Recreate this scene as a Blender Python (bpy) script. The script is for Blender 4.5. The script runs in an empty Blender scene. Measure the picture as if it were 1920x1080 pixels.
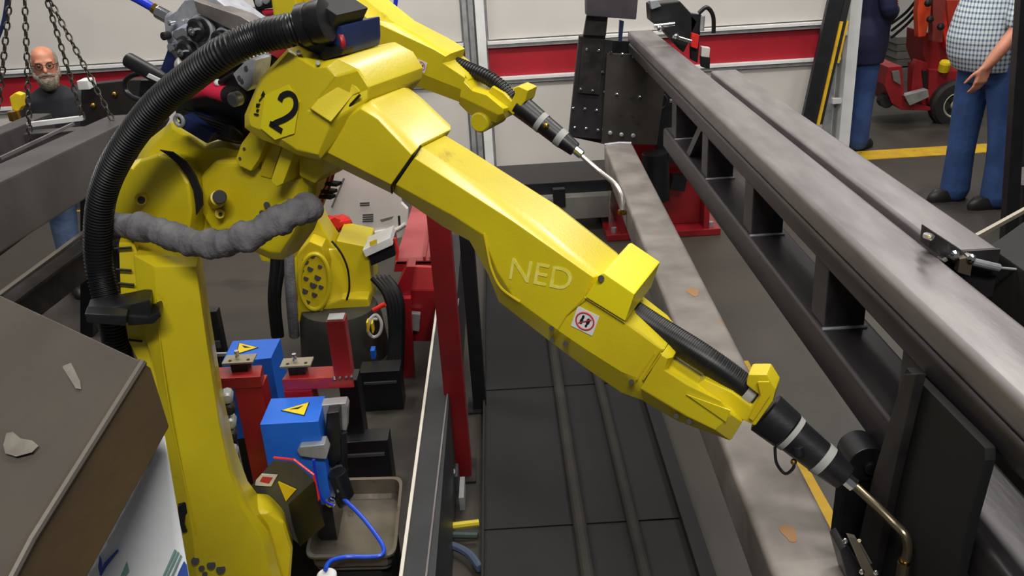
import bpy, bmesh, math, random
from mathutils import Vector, Matrix
random.seed(7)
SC = bpy.context.scene
COL = SC.collection
# ------------------------------------------------------------------ camera
CAM_H = 2.3; FPX = 1700.0
TH = math.radians(23.2); RO = math.radians(3.47)
FW = Vector((0, math.cos(TH), -math.sin(TH)))
_R0 = Vector((1, 0, 0)); _U0 = Vector((0, math.sin(TH), math.cos(TH)))
RT = _R0*math.cos(RO) - _U0*math.sin(RO)
UP = _U0*math.cos(RO) + _R0*math.sin(RO)
EYE = Vector((0, 0, CAM_H))
cd = bpy.data.cameras.new('camera'); cam = bpy.data.objects.new('camera', cd); COL.objects.link(cam)
cam.matrix_world = Matrix(((RT.x, UP.x, -FW.x, 0), (RT.y, UP.y, -FW.y, 0), (RT.z, UP.z, -FW.z, CAM_H), (0, 0, 0, 1)))
cd.sensor_width = 36; cd.lens = 36*FPX/1920; cd.clip_start = .05; cd.clip_end = 100
SC.camera = cam
# ------------------------------------------------------------------ light
w = bpy.data.worlds.new('world'); SC.world = w; w.use_nodes = True
w.node_tree.nodes['Background'].inputs[0].default_value = (.93, .95, 1, 1)
w.node_tree.nodes['Background'].inputs[1].default_value = .10
def area(loc, sx, sy, power, col=(1, .97, .92), target=None):
    l = bpy.data.lights.new('ceiling_and_fill_lamp', 'AREA'); l.shape = 'RECTANGLE'; l.size = sx; l.size_y = sy
    l.energy = power; l.color = col
    o = bpy.data.objects.new('ceiling_and_fill_lamp', l); o.location = loc; COL.objects.link(o)
    if target is not None:
        o.rotation_euler = (Vector(target)-Vector(loc)).to_track_quat('-Z', 'Y').to_euler()
    return o
area((.3, -1.3, 5.0), 2.4, .4, 165, target=(.1, 2.2, 1.2))  # front fill added above and behind the camera to brighten upright faces
area((1.6, 2.2, 5.6), 1.1, 1.0, 80)
area((-1.9, 4.2, 5.8), .35, 2.4, 70)
area((.6, 4.6, 5.4), 2.4, .35, 110, target=(.6, 7.8, 1.0))
area((3.6, 6.0, 5.8), .5, 2.4, 120)
area((3.4, 10.6, 5.8), 2.4, .5, 100)
area((-3.0, 5.0, 5.2), 2.4, .5, 70, target=(-3, 7.8, 1.2))
area((5.6, 12.0, 5.8), .4, 1.2, 30)
area((5.9, 16.5, 5.8), .5, 1.6, 90)
SC.view_settings.view_transform = 'Standard'; SC.view_settings.look = 'None'
SC.view_settings.gamma = 1; SC.view_settings.exposure = .28
SC.view_settings.use_curve_mapping = False

# ------------------------------------------------------------------ helpers
def ray(x, y): return FW + RT*((x-960)/FPX) - UP*((y-540)/FPX)
def AY(x, y, Y): d = ray(x, y); return EYE + d*(Y/d.y)
def AZ(x, y, z): d = ray(x, y); return EYE + d*((z-CAM_H)/d.z)
def AX(x, y, X): d = ray(x, y); return EYE + d*(X/d.x)
def AD(x, y, zc): return EYE + ray(x, y)*zc
class Plane:
    """upright plane through two ground points; w is the distance in front of it"""
    def __init__(s, a, b):
        s.a = Vector((a[0], a[1], 0)); u = Vector((b[0]-a[0], b[1]-a[1], 0)).normalized()
        s.u = u; s.n = Vector((u.y, -u.x, 0))
        if s.n.dot(Vector((0, 0, 0))-s.a) < 0: s.n = -s.n
    def p(s, x, y, w=0):
        d = ray(x, y); o = s.a + s.n*w
        t = (o-EYE).dot(s.n)/d.dot(s.n)
        return EYE + d*t
def lin(c): return tuple(((v/255)/12.92 if v/255 <= .04045 else ((v/255+.055)/1.055)**2.4) for v in c)
MATS = {}
def mat(name, rgb, rough=.5, metal=0.0, rgb2=None, scale=6.0, bump=0.0, bscale=60.0, coat=0.0, detail=5.0, stretch=None, rgb3=None, scale3=3.0, thr3=.62, alpha=1, emis=0):
    if name in MATS: return MATS[name]
    m = bpy.data.materials.new(name); m.use_nodes = True; nt = m.node_tree; b = nt.nodes['Principled BSDF']
    b.inputs['Base Color'].default_value = (*lin(rgb), 1); b.inputs['Roughness'].default_value = rough; b.inputs['Metallic'].default_value = metal
    b.inputs['Coat Weight'].default_value = coat; b.inputs['Coat Roughness'].default_value = .15
    tc = nt.nodes.new('ShaderNodeTexCoord'); src = tc.outputs['Object']
    if stretch:
        mp = nt.nodes.new('ShaderNodeMapping'); mp.inputs['Scale'].default_value = stretch
        nt.links.new(src, mp.inputs[0]); src = mp.outputs[0]
    col = None
    if rgb2:
        n = nt.nodes.new('ShaderNodeTexNoise'); n.inputs['Scale'].default_value = scale; n.inputs['Detail'].default_value = detail
        nt.links.new(src, n.inputs['Vector'])
        r = nt.nodes.new('ShaderNodeValToRGB'); r.color_ramp.elements[0].position = .35; r.color_ramp.elements[1].position = .68
        r.color_ramp.elements[0].color = (*lin(rgb), 1); r.color_ramp.elements[1].color = (*lin(rgb2), 1)
        nt.links.new(n.outputs[0], r.inputs[0]); col = r.outputs[0]
    if rgb3:
        n = nt.nodes.new('ShaderNodeTexNoise'); n.inputs['Scale'].default_value = scale3; n.inputs['Detail'].default_value = 6; n.inputs['Roughness'].default_value = .65
        nt.links.new(src, n.inputs['Vector'])
        r = nt.nodes.new('ShaderNodeValToRGB'); r.color_ramp.elements[0].position = thr3; r.color_ramp.elements[1].position = thr3+.08
        nt.links.new(n.outputs[0], r.inputs[0])
        mx = nt.nodes.new('ShaderNodeMix'); mx.data_type = 'RGBA'
        nt.links.new(r.outputs[0], mx.inputs[0])
        if col: nt.links.new(col, mx.inputs[6])
        else: mx.inputs[6].default_value = (*lin(rgb), 1)
        mx.inputs[7].default_value = (*lin(rgb3), 1); col = mx.outputs[2]
    if col: nt.links.new(col, b.inputs['Base Color'])
    if bump:
        n = nt.nodes.new('ShaderNodeTexNoise'); n.inputs['Scale'].default_value = bscale; n.inputs['Detail'].default_value = 4
        nt.links.new(src, n.inputs['Vector'])
        bp = nt.nodes.new('ShaderNodeBump'); bp.inputs['Strength'].default_value = bump; bp.inputs['Distance'].default_value = .01
        nt.links.new(n.outputs[0], bp.inputs['Height']); nt.links.new(bp.outputs[0], b.inputs['Normal'])
    if alpha < 1: b.inputs['Alpha'].default_value = alpha
    MATS[name] = m; return m
YEL = mat('yellow_paint', (208, 190, 26), .34, 0, (196, 176, 26), 5, .05, 150, coat=.25, rgb3=(168, 142, 24), scale3=7, thr3=.68)
YEL2 = mat('yellow_paint_worn', (208, 184, 18), .42, 0, (196, 170, 20), 9, .05, 150, coat=.1, rgb3=(120, 100, 35), scale3=14, thr3=.66)
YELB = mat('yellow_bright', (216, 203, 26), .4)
YLINE = mat('yellow_line_paint', (205, 165, 20), .6, 0, (190, 145, 20), 9, rgb3=(90, 80, 60), scale3=12, thr3=.6)
CHALK = mat('chalk', (232, 222, 110), .9, 0, (220, 206, 60), 60)
BLK = mat('black_rubber', (13, 13, 15), .38, 0, (20, 20, 22), 20)
BLKM = mat('black_plastic', (17, 17, 20), .38, 0, (25, 25, 29), 12, .05, 60)
DARK = mat('dark_steel', (38, 36, 37), .5, .6, (64, 60, 60), 9, .08, 60)
PIT = mat('pit_black', (10, 10, 11), .8, 0, (24, 23, 22), 5)
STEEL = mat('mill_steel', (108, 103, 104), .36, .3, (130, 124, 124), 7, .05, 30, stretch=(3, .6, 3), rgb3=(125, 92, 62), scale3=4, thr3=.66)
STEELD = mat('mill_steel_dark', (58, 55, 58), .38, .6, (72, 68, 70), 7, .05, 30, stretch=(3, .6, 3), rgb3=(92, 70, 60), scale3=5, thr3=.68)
STEELR = mat('mill_steel_rusty', (116, 110, 105), .5, .2, (148, 141, 135), 6, .08, 40, rgb3=(168, 116, 62), scale3=5, thr3=.66)
ALU = mat('cast_aluminium', (176, 178, 184), .4, .35, (146, 148, 156), 30, .1, 60)
CHR = mat('chrome', (225, 225, 225), .12, 1)
GALV = mat('galvanised', (178, 180, 180), .4, .5, (150, 152, 156), 14)
WALLW = mat('wall_panel', (198, 194, 188), .6, 0, (190, 186, 180), 2, .02, 20)
WHITE = mat('white_paint', (222, 222, 220), .5, 0, (205, 205, 202), 5)
WHT2 = mat('white_plastic', (214, 208, 204), .4, 0, (203, 197, 193), 4)
REDS = mat('red_stripe', (165, 22, 38), .5, 0, (150, 18, 34), 3)
RED = mat('red_paint', (150, 22, 30), .35, 0, (128, 16, 24), 6, .05, 80, coat=.3)
REDP = mat('red_plastic', (205, 30, 30), .3, 0, (225, 55, 45), 8, .3, 25)
REDT = mat('red_tube', (205, 40, 70), .35)
ORG = mat('orange_plastic', (215, 75, 35), .45, 0, (200, 60, 30), 9)
BLUE = mat('blue_paint', (22, 92, 196), .42, 0, (30, 104, 208), 5, .03, 80)
BLUEH = mat('blue_hose', (30, 50, 190), .3)
NAVYP = mat('navy_plastic', (26, 38, 78), .4, 0, (32, 46, 90), 8)
BRASS = mat('brass', (190, 150, 70), .25, 1)
GREYS = mat('grey_sleeve', (112, 110, 113), .85, 0, (90, 88, 92), 25, .35, 90)
RUBG = mat('grey_band', (150, 150, 146), .6)
FLOORM = mat('concrete', (56, 52, 46), .5, 0, (66, 61, 54), 1.6, .1, 30, rgb3=(42, 39, 36), scale3=.9, thr3=.55)
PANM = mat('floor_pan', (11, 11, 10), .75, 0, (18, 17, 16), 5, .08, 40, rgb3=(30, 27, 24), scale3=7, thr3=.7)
GREYP = mat('grey_paint', (120, 118, 112), .5, 0, (104, 102, 98), 5)
GREYD = mat('grey_dark_paint', (74, 74, 76), .45, 0, (62, 62, 64), 5)
HOPG = mat('raw_plate_grey', (92, 86, 78), .5, .25, (78, 73, 66), 3, .1, 25, rgb3=(106, 100, 92), scale3=5, thr3=.66)
HOPB = mat('raw_plate_brown', (98, 80, 52), .55, .2, (78, 66, 52), 4, .1, 25, rgb3=(110, 82, 42), scale3=5, thr3=.62)
PAPER = mat('paper', (226, 228, 230), .8, 0, (214, 216, 220), 6, .15, 20)
DENIM = mat('denim', (34, 58, 104), .85, 0, (50, 80, 132), 5, .3, 40)
DENIML = mat('denim_faded', (66, 88, 124), .85, 0, (96, 116, 150), 8, .3, 40)
NAVY = mat('navy_cloth', (18, 20, 52), .85, 0, (24, 27, 64), 6, .3, 20)
JACK = mat('dark_jacket', (30, 31, 38), .8, 0, (40, 41, 48), 6, .3, 20)
SKIN = mat('skin', (196, 132, 104), .5, 0, (182, 116, 92), 12, .05, 80)
HAIR = mat('grey_hair', (112, 100, 86), .8, 0, (158, 148, 132), 40, .6, 120)
SHOE = mat('shoe_leather', (26, 24, 24), .5)
TIRE = mat('tyre', (30, 29, 28), .7, 0, (42, 40, 38), 20, .2, 60)
CREAM = mat('cream_rim', (196, 188, 160), .45)
FEEL = mat('marking_blue', (52, 82, 160), .6)
GRN = mat('marking_green', (110, 150, 140), .7)
RMARK = mat('marking_red', (190, 50, 60), .6)
YTAG = mat('yellow_tag', (226, 196, 30), .5)
INK = mat('ink', (16, 16, 16), .6)
LENS = mat('lens', (60, 56, 60), .1, 0)
def plaid():
    m = bpy.data.materials.new('plaid_cloth'); m.use_nodes = True; nt = m.node_tree; b = nt.nodes['Principled BSDF']; b.inputs['Roughness'].default_value = .85
    tc = nt.nodes.new('ShaderNodeTexCoord'); sp = nt.nodes.new('ShaderNodeSeparateXYZ'); nt.links.new(tc.outputs['Object'], sp.inputs[0])
    def mth(op, a, bb=None):
        n = nt.nodes.new('ShaderNodeMath'); n.operation = op
        for i, v in enumerate((a, bb)):
            if v is None: continue
            if isinstance(v, (int, float)): n.inputs[i].default_value = v
            else: nt.links.new(v, n.inputs[i])
        return n.outputs[0]
    xy = mth('ADD', sp.outputs[0], sp.outputs[1])
    a = mth('GREATER_THAN', mth('SINE', mth('MULTIPLY', xy, 215)), .25)
    c = mth('GREATER_THAN', mth('SINE', mth('MULTIPLY', sp.outputs[2], 215)), .25)
    s = mth('MULTIPLY', mth('ADD', a, c), .5)
    r = nt.nodes.new('ShaderNodeValToRGB'); r.color_ramp.elements[0].color = (*lin((196, 204, 206)), 1); r.color_ramp.elements[1].color = (*lin((62, 84, 112)), 1)
    nt.links.new(s, r.inputs[0]); nt.links.new(r.outputs[0], b.inputs['Base Color']); return m
PLAID = plaid()

def catmull(pts, n=8):
    pts = [Vector(p) for p in pts]; out = []
    if len(pts) < 3: return [pts[0].lerp(pts[1], i/n) for i in range(n+1)]
    for i in range(len(pts)-1):
        p0 = pts[max(i-1, 0)]; p1 = pts[i]; p2 = pts[i+1]; p3 = pts[min(i+2, len(pts)-1)]
        for k in range(n):
            t = k/n
            out.append(.5*((2*p1)+(p2-p0)*t+(2*p0-5*p1+4*p2-p3)*t*t+(3*p1-p0-3*p2+p3)*t**3))
    out.append(pts[-1]); return out
def lerps(vals, m):
    k = len(vals)
    return [vals[min(int(i*(k-1)/(m-1)), k-2)]*(1-(i*(k-1)/(m-1)-min(int(i*(k-1)/(m-1)), k-2))) + vals[min(int(i*(k-1)/(m-1)), k-2)+1]*(i*(k-1)/(m-1)-min(int(i*(k-1)/(m-1)), k-2)) for i in range(m)]
class MB:
    def __init__(s): s.v = []; s.f = []; s.mi = []; s.cur = 0
    def add(s, vs, fs):
        o = len(s.v); s.v += [Vector(v) for v in vs]; s.f += [[i+o for i in f] for f in fs]; s.mi += [s.cur]*len(fs); return s
    def box(s, a, b):
        x0, y0, z0 = [min(a[i], b[i]) for i in range(3)]; x1, y1, z1 = [max(a[i], b[i]) for i in range(3)]
        return s.add([(x0,y0,z0),(x1,y0,z0),(x1,y1,z0),(x0,y1,z0),(x0,y0,z1),(x1,y0,z1),(x1,y1,z1),(x0,y1,z1)],
                     [(0,3,2,1),(4,5,6,7),(0,1,5,4),(1,2,6,5),(2,3,7,6),(3,0,4,7)])
    def obox(s, c, ax, ay, az):
        """box about c with half-axis vectors"""
        c, ax, ay, az = map(Vector, (c, ax, ay, az))
        vs = [c+ax*i+ay*j+az*k for k in (-1, 1) for i, j in ((-1,-1),(1,-1),(1,1),(-1,1))]
        return s.add(vs, [(0,3,2,1),(4,5,6,7),(0,1,5,4),(1,2,6,5),(2,3,7,6),(3,0,4,7)])
    def beam(s, p0, p1, w, h, up=(0, 0, 1)):
        p0, p1, up = Vector(p0), Vector(p1), Vector(up); d = (p1-p0); L = d.length; d.normalize()
        sd = d.cross(up).normalized(); u2 = sd.cross(d).normalized()
        return s.obox((p0+p1)/2, d*L/2, sd*w/2, u2*h/2)
    def rings(s, rs, cap=True, closed=True):
        n = len(rs[0]); assert all(len(r) == n for r in rs); vs = [p for r in rs for p in r]; fs = []
        for i in range(len(rs)-1):
            for j in range(n if closed else n-1):
                k = (j+1) % n; fs.append((i*n+j, i*n+k, (i+1)*n+k, (i+1)*n+j))
        if cap: fs.append(tuple(reversed(range(n)))); fs.append(tuple((len(rs)-1)*n+j for j in range(n)))
        return s.add(vs, fs)
    def prism(s, pts, vec):
        pts = [Vector(p) for p in pts]; vec = Vector(vec)
        return s.rings([pts, [p+vec for p in pts]])
    def tube(s, pts, r, seg=12, cap=True):
        pts = [Vector(p) for p in pts]; m = len(pts)
        rr = r if isinstance(r, (list, tuple)) else [r]*m
        t0 = (pts[1]-pts[0]).normalized(); nrm = t0.orthogonal().normalized(); rs = []
        for i, p in enumerate(pts):
            t = (pts[min(i+1, m-1)]-pts[max(i-1, 0)])
            t = t.normalized() if t.length > 1e-9 else t0
            nrm = (nrm - t*nrm.dot(t)); nrm = nrm.normalized() if nrm.length > 1e-6 else t.orthogonal().normalized()
            b = t.cross(nrm)
            rs.append([p+(nrm*math.cos(2*math.pi*k/seg)+b*math.sin(2*math.pi*k/seg))*rr[i] for k in range(seg)])
        return s.rings(rs, cap)
    def cyl(s, p0, p1, r, r1=None, seg=24): return s.tube([p0, p1], [r, r if r1 is None else r1], seg)
    def lathe(s, p0, ax, prof, seg=24):
        ax = Vector(ax).normalized(); p0 = Vector(p0); n = ax.orthogonal().normalized(); b = ax.cross(n)
        return s.rings([[p0+ax*h+(n*math.cos(2*math.pi*k/seg)+b*math.sin(2*math.pi*k/seg))*max(r, 1e-4) for k in range(seg)] for h, r in prof])
    def ring(s, c, ax, R, r, seg=24, seg2=8, sx=1.0):
        ax = Vector(ax).normalized(); c = Vector(c); n = ax.orthogonal().normalized(); b = ax.cross(n); rs = []
        for i in range(seg):
            a = 2*math.pi*i/seg; d = n*math.cos(a)*sx+b*math.sin(a); dn = d.normalized()
            rs.append([c+d*R+(dn*math.cos(2*math.pi*j/seg2)+ax*math.sin(2*math.pi*j/seg2))*r for j in range(seg2)])
        rs.append(rs[0]); return s.rings(rs, cap=False)
    def ball(s, c, r, seg=14, rg=8, sc=(1, 1, 1)):
        c = Vector(c); rs = []
        for i in range(rg+1):
            a = math.pi*i/rg; q = max(math.sin(a), .001)
            rs.append([c+Vector((math.cos(2*math.pi*k/seg)*q*r*sc[0], math.sin(2*math.pi*k/seg)*q*r*sc[1], -math.cos(a)*r*sc[2])) for k in range(seg)])
        return s.rings(rs)
    def build(s, name, m, parent=None, bevel=0.0, label=None, smooth=.38, seg=2, remesh=0, kind=None):
        ms = m if isinstance(m, (list, tuple)) else [m]
        if parent is not None:
            q = parent; off = Vector((0, 0, 0))
            while q is not None: off += q.location; q = q.parent
        else:
            lo = Vector([min(v[i] for v in s.v) for i in range(3)]); hi = Vector([max(v[i] for v in s.v) for i in range(3)])
            off = Vector(((lo.x+hi.x)/2, (lo.y+hi.y)/2, lo.z))
        me = bpy.data.meshes.new(name); me.from_pydata([v-off for v in s.v], [], s.f); 
        for mm in ms: me.materials.append(mm)
        if len(ms) > 1: me.polygons.foreach_set('material_index', s.mi)
        bm = bmesh.new(); bm.from_mesh(me); bmesh.ops.remove_doubles(bm, verts=bm.verts, dist=1e-6)
        bmesh.ops.recalc_face_normals(bm, faces=bm.faces)
        if bevel:
            es = [e for e in bm.edges if len(e.link_faces) == 2 and e.calc_face_angle(0) > .5]
            if es:
                try: bmesh.ops.bevel(bm, geom=es, offset=bevel, segments=seg, profile=.6, affect='EDGES', clamp_overlap=True)
                except Exception: pass
        bm.to_mesh(me); bm.free()
        if remesh:
            o = bpy.data.objects.new('tmp', me); COL.objects.link(o)
            md = o.modifiers.new('r', 'REMESH'); md.mode = 'VOXEL'; md.voxel_size = remesh
            md = o.modifiers.new('s', 'SMOOTH'); md.factor = .5; md.iterations = 4
            dg = bpy.context.evaluated_depsgraph_get(); me2 = bpy.data.meshes.new_from_object(o.evaluated_get(dg))
            bpy.data.objects.remove(o); me2.name = name; me = me2
            if not me.materials: me.materials.append(ms[0])
            me.polygons.foreach_set('material_index', [0]*len(me.polygons))
            smooth = 3
        me.polygons.foreach_set('use_smooth', [True]*len(me.polygons))
        if smooth < 3: me.set_sharp_from_angle(angle=smooth)
        me.update()
        o = bpy.data.objects.new(name, me); COL.objects.link(o)
        if bevel and not remesh:
            wn = o.modifiers.new('weighted', 'WEIGHTED_NORMAL'); wn.keep_sharp = True; wn.weight = 100
        if parent is not None: o.parent = parent; o.location = (0, 0, 0)
        else: o.location = off
        if label: o['label'] = label
        if kind: o['kind'] = kind
        return o
def thing(name, label, cat, loc, group=None):
    o = bpy.data.objects.new(name, None); o.empty_display_size = .05; COL.objects.link(o); o.location = Vector(loc)
    o['label'] = label; o['category'] = cat
    if group: o['group'] = group
    return o
def tag(o, label, cat, group=None):
    o['label'] = label; o['category'] = cat
    if group: o['group'] = group
    return o
def struct(o): o['kind'] = 'structure'; return o
def hose_mb(pts, r, pitch=.009, amp=.0028, seg=20, n=14):
    path = catmull(pts, n); L = sum((path[i+1]-path[i]).length for i in range(len(path)-1)); m = int(L/pitch*4)
    out = []; acc = 0; i = 0; step = L/m; d = 0
    cum = [0]
    for k in range(len(path)-1): cum.append(cum[-1]+(path[k+1]-path[k]).length)
    for k in range(m+1):
        t = min(k*step, cum[-1]-1e-6)
        while i < len(cum)-2 and cum[i+1] < t: i += 1
        out.append(path[i].lerp(path[i+1], (t-cum[i])/max(cum[i+1]-cum[i], 1e-9)))
    return MB().tube(out, [r+(amp if k % 4 in (0, 1) else -amp) for k in range(m+1)], seg)
def text_mesh(name, s, m, parent, origin, xdir, ydir, size, ext=.001, shear=0, bold=0.0):
    cu = bpy.data.curves.new('t', 'FONT'); cu.body = s; cu.size = size; cu.extrude = ext; cu.shear = shear; cu.offset = bold
    o = bpy.data.objects.new('t', cu); COL.objects.link(o); dg = bpy.context.evaluated_depsgraph_get()
    me = bpy.data.meshes.new_from_object(o.evaluated_get(dg)); bpy.data.objects.remove(o)
    x = Vector(xdir).normalized(); z = x.cross(Vector(ydir)).normalized(); y = z.cross(x)
    off = Vector((0, 0, 0)); q = parent
    while q is not None: off += q.location; q = q.parent
    me.transform(Matrix(((x.x, y.x, z.x, origin[0]-off.x), (x.y, y.y, z.y, origin[1]-off.y), (x.z, y.z, z.z, origin[2]-off.z), (0, 0, 0, 1))))
    me.materials.clear(); me.materials.append(m)
    r = bpy.data.objects.new(name, me); COL.objects.link(r); r.parent = parent; return r
# ================================================================== SETTING
WY = 7.8
struct(MB().box((-9, -2, -.1), (14, 16, 0)).build('floor', FLOORM))
wb = struct(MB().box((-9, WY+.03, 0), (3.0, WY+.1, 4.6)).build('wall_back', GALV))
for x0, x1 in ((-9, -5.2), (-5.18, -2.42), (-2.4, -.28), (-.08, 2.9)):
    MB().box((x0+.01, WY, 1.225), (x1-.01, WY+.03, 4.6)).build('upper_panel', WALLW, wb, .004)
    MB().box((x0+.01, WY, .06), (x1-.01, WY+.03, .86)).build('lower_panel', WALLW, wb, .004)
    MB().box((x0, WY+.012, .915), (x1, WY+.03, 1.16)).build('stripe_panel', REDS, wb, .003, label='dark red stripe panel')
    for z in (1.16, .86):
        MB().box((x0, WY-.03, z), (x1, WY+.03, z+.024)).build('rail', GALV, wb, .003)
        MB().box((x0, WY-.045, z+.03), (x1, WY+.03, z+.055)).build('rail', WHITE, wb, .003)
    MB().box((x0, WY-.02, 0), (x1, WY+.03, .06)).build('kick_plate', GREYD, wb, .003)
MB().box((-.272, WY-.07, 0), (-.235, WY+.03, 4.6)).box((-.222, WY-.07, 0), (-.18, WY+.03, 4.6)).box((-.272, WY-.02, 0), (-.18, WY+.03, 4.6)).build('channel', GALV, wb, .003)
MB().box((-.165, WY-.1, 0), (-.09, WY+.03, 4.6)).build('post', WHITE, wb, .006, label='white square post')
MB().box((2.915, WY-.12, 0), (3.01, WY+.1, 4.6)).build('post', WHITE, wb, .006, label='white square post')
MB().box((2.80, WY-.06, 0), (2.86, WY+.03, 4.6)).build('channel', GALV, wb, .003)
for z in (.55, 1.12, 1.42):
    MB().box((2.84, WY-.1, z-.02), (2.93, WY-.05, z+.025)).build('hinge_bracket', WHITE, wb, .004)
# far wall beyond the opening
wf = struct(MB().box((2.0, 13.6, 0), (14, 13.7, 4.6)).build('wall_far', GREYP))
for i in range(10):
    MB().box((2.0+i*1.2+.01, 13.57, .1), (3.2+i*1.2-.01, 13.6, 4.5)).build('panel', WALLW, wf, .005)
struct(MB().box((3.05, 7.76, 0), (9, 8.04, .004)).build('trim_1', YLINE))
struct(MB().box((1.165, 1.2, 0), (1.215, 4.2, .004)).build('trim_2', YLINE))
struct(MB().box((-9, WY-.16, 0), (-2.6, WY-.12, .004)).build('trim_3', YLINE))
struct(MB().box((-3.1, 2.6, 0), (-1.7, 2.66, .004)).build('trim_4', YLINE))
# sunken-looking black floor pans between the rails
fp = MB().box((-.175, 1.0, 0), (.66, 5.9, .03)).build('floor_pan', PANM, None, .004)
tag(fp, 'long black steel drip pan lying on the floor under the robot arm', 'floor pan')
for y in (1.8, 2.9, 4.0):
    MB().box((-.17, y, .03), (.655, y+.012, .036)).build('seam_strip', PANM, fp)
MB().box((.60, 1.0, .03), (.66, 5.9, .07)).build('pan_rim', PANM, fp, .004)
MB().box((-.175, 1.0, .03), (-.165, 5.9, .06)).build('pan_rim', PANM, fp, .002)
PIPE = mat('dusty_pipe', (46, 42, 37), .8, 0, (32, 30, 27), 5, .1, 40)
o = MB().tube([(.215, 1.2, .058), (.205, 3.4, .058), (.20, 5.7, .058)], .027, 14).build('pipe', PIPE)
tag(o, 'dusty grey round pipe lying along the floor pan, left of two', 'pipe', 'floor pipes')
o = MB().tube([(.42, 1.2, .055), (.41, 3.4, .055), (.40, 5.5, .055)], .024, 14).build('pipe', PIPE)
tag(o, 'dusty grey round pipe lying along the floor pan, right of two', 'pipe', 'floor pipes')

# ================================================================== WORKPIECE FRAME (right)
fr = thing('welded_truss', 'long welded steel tube frame with two chords and upright posts, on the right', 'frame', (.9, 3, 1.05))
def sq_tube(mb, x0, x1, y0, y1, z0, z1, t=.008):
    mb.box((x0, y0, z1-t), (x1, y1, z1)).box((x0, y0, z0), (x1, y1, z0+t)).box((x0, y0, z0), (x0+t, y1, z1)).box((x1-t, y0, z0), (x1, y1, z1)); return mb
def rtube(x0, x1, y0, y1, z0, z1, r=.02, x0b=None, x1b=None):
    x0b = x0 if x0b is None else x0b; x1b = x1 if x1b is None else x1b
    def prof(xa, xb, y):
        out = []
        for cx, cz, a0 in ((xb-r, z1-r, 0), (xa+r, z1-r, 90), (xa+r, z0+r, 180), (xb-r, z0+r, 270)):
            for k in range(6):
                a = math.radians(a0+k*18); out.append(Vector((cx+r*math.cos(a), y, cz+r*math.sin(a))))
        return out
    return MB().rings([prof(x0b, x1b, y1), prof(x0, x1, y0)])
rtube(.82, .975, .75, 5.82, 1.432, 1.5, .016).build('upper_chord', STEEL, fr, smooth=.45)
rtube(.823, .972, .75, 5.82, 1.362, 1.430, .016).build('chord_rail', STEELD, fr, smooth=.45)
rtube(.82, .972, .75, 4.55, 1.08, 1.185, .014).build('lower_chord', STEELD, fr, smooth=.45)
for y in (4.3, 3.62, 2.93, 2.19, 1.62):
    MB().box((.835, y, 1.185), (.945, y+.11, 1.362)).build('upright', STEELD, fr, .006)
    MB().tube([(.83, y-.003, 1.186), (.89, y-.004, 1.187), (.95, y-.003, 1.186)], .006, 6).build('weld_bead', ALU, fr)
# diagonal gusset angles
MB().prism([(.835, 4.05, 1.185), (.835, 3.98, 1.185), (.835, 3.75, 1.36), (.835, 3.82, 1.36)], (.06, 0, 0)).build('gusset', STEELD, fr, .003)
MB().prism([(.96, 2.62, 1.19), (.96, 2.45, 1.19), (.96, 2.28, 1.3), (.96, 2.62, 1.3)], (.01, 0, 0)).build('gusset', STEELD, fr, .003)
# second chord right of it
c2 = thing('steel_beam', 'flat-topped light grey steel tube lying right of the long frame', 'beam', (1.06, 3, 1.36))
rtube(1.0, 1.125, 1.93, 4.32, 1.385, 1.5, .01).build('tube_body', STEEL, c2, smooth=.45)
MB().box((1.0, 1.92, 1.38), (1.125, 1.93, 1.5)).build('end_plate', DARK, c2, .002)
# support column dark
sc = thing('support_column', 'broad black steel column holding up the near end of the frame', 'column', (.93, 1.5, 0))
MB().prism([AX(x, y, .815) for x, y in ((1717,688),(1790,760),(1868,838),(1868,862),(1838,970),(1800,1140),(1592,1140),(1650,900))], (-.02, 0, 0)).build('column_body', mat('column_black', (9, 9, 10), .75), sc, .003)
MB().prism([AX(x, y, .792) for x, y in ((1712,700),(1738,700),(1690,900),(1640,1140),(1596,1140),(1655,885))], (-.02, 0, 0)).build('column_flange', DARK, sc, .003)
MB().box((.79, 1.05, 0), (.815, 1.2, .75)).build('column_foot', BLKM, sc, .004)
q = AX(1628, 872, .79)
MB().cyl(q, q+Vector((0, .08, 0)), .045, seg=24).build('pivot_lug', BLKM, sc, .004)
MB().prism([q+Vector((-.045, .01, 0)), q+Vector((.045, .01, 0)), q+Vector((.02, .01, -.3)), q+Vector((-.05, .01, -.3))], (0, .05, 0)).build('pivot_arm', BLKM, sc, .006)
MB().cyl(q+Vector((.005, -.012, -.005)), q+Vector((.005, 0, -.005)), .016, seg=12).build('pivot_bolt', DARK, sc, .002)
# left bright tube of the workpiece
ct = thing('steel_tube', 'scuffed grey square steel tube with rust patches, under both welding torches', 'tube', (.6, 3.2, .83))
rtube(.484, .654, .7, 5.0, .852, 1.0, .018, .568, .727).build('tube_body', STEELR, ct, smooth=.45)
for (x, y, a) in ((1300, 548, .02), (1480, 1000, .016), (1410, 770, .012)):
    p = AZ(x, y, 1.0006)
    MB().prism([p+Vector((a*math.cos(t)*(1+.3*math.sin(3*t)), 1.9*a*math.sin(t), 0)) for t in [i*.5236 for i in range(12)]], (0, 0, .0006)).build('rust_patch', mat('rust', (156, 108, 60), .8, 0, (140, 116, 92), 30), ct)
MB().tube([(.57, 5.0, 1.0), (.65, 5.005, 1.004), (.72, 5.0, 1.0)], .007, 8).build('weld_bead', ALU, ct)

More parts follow.
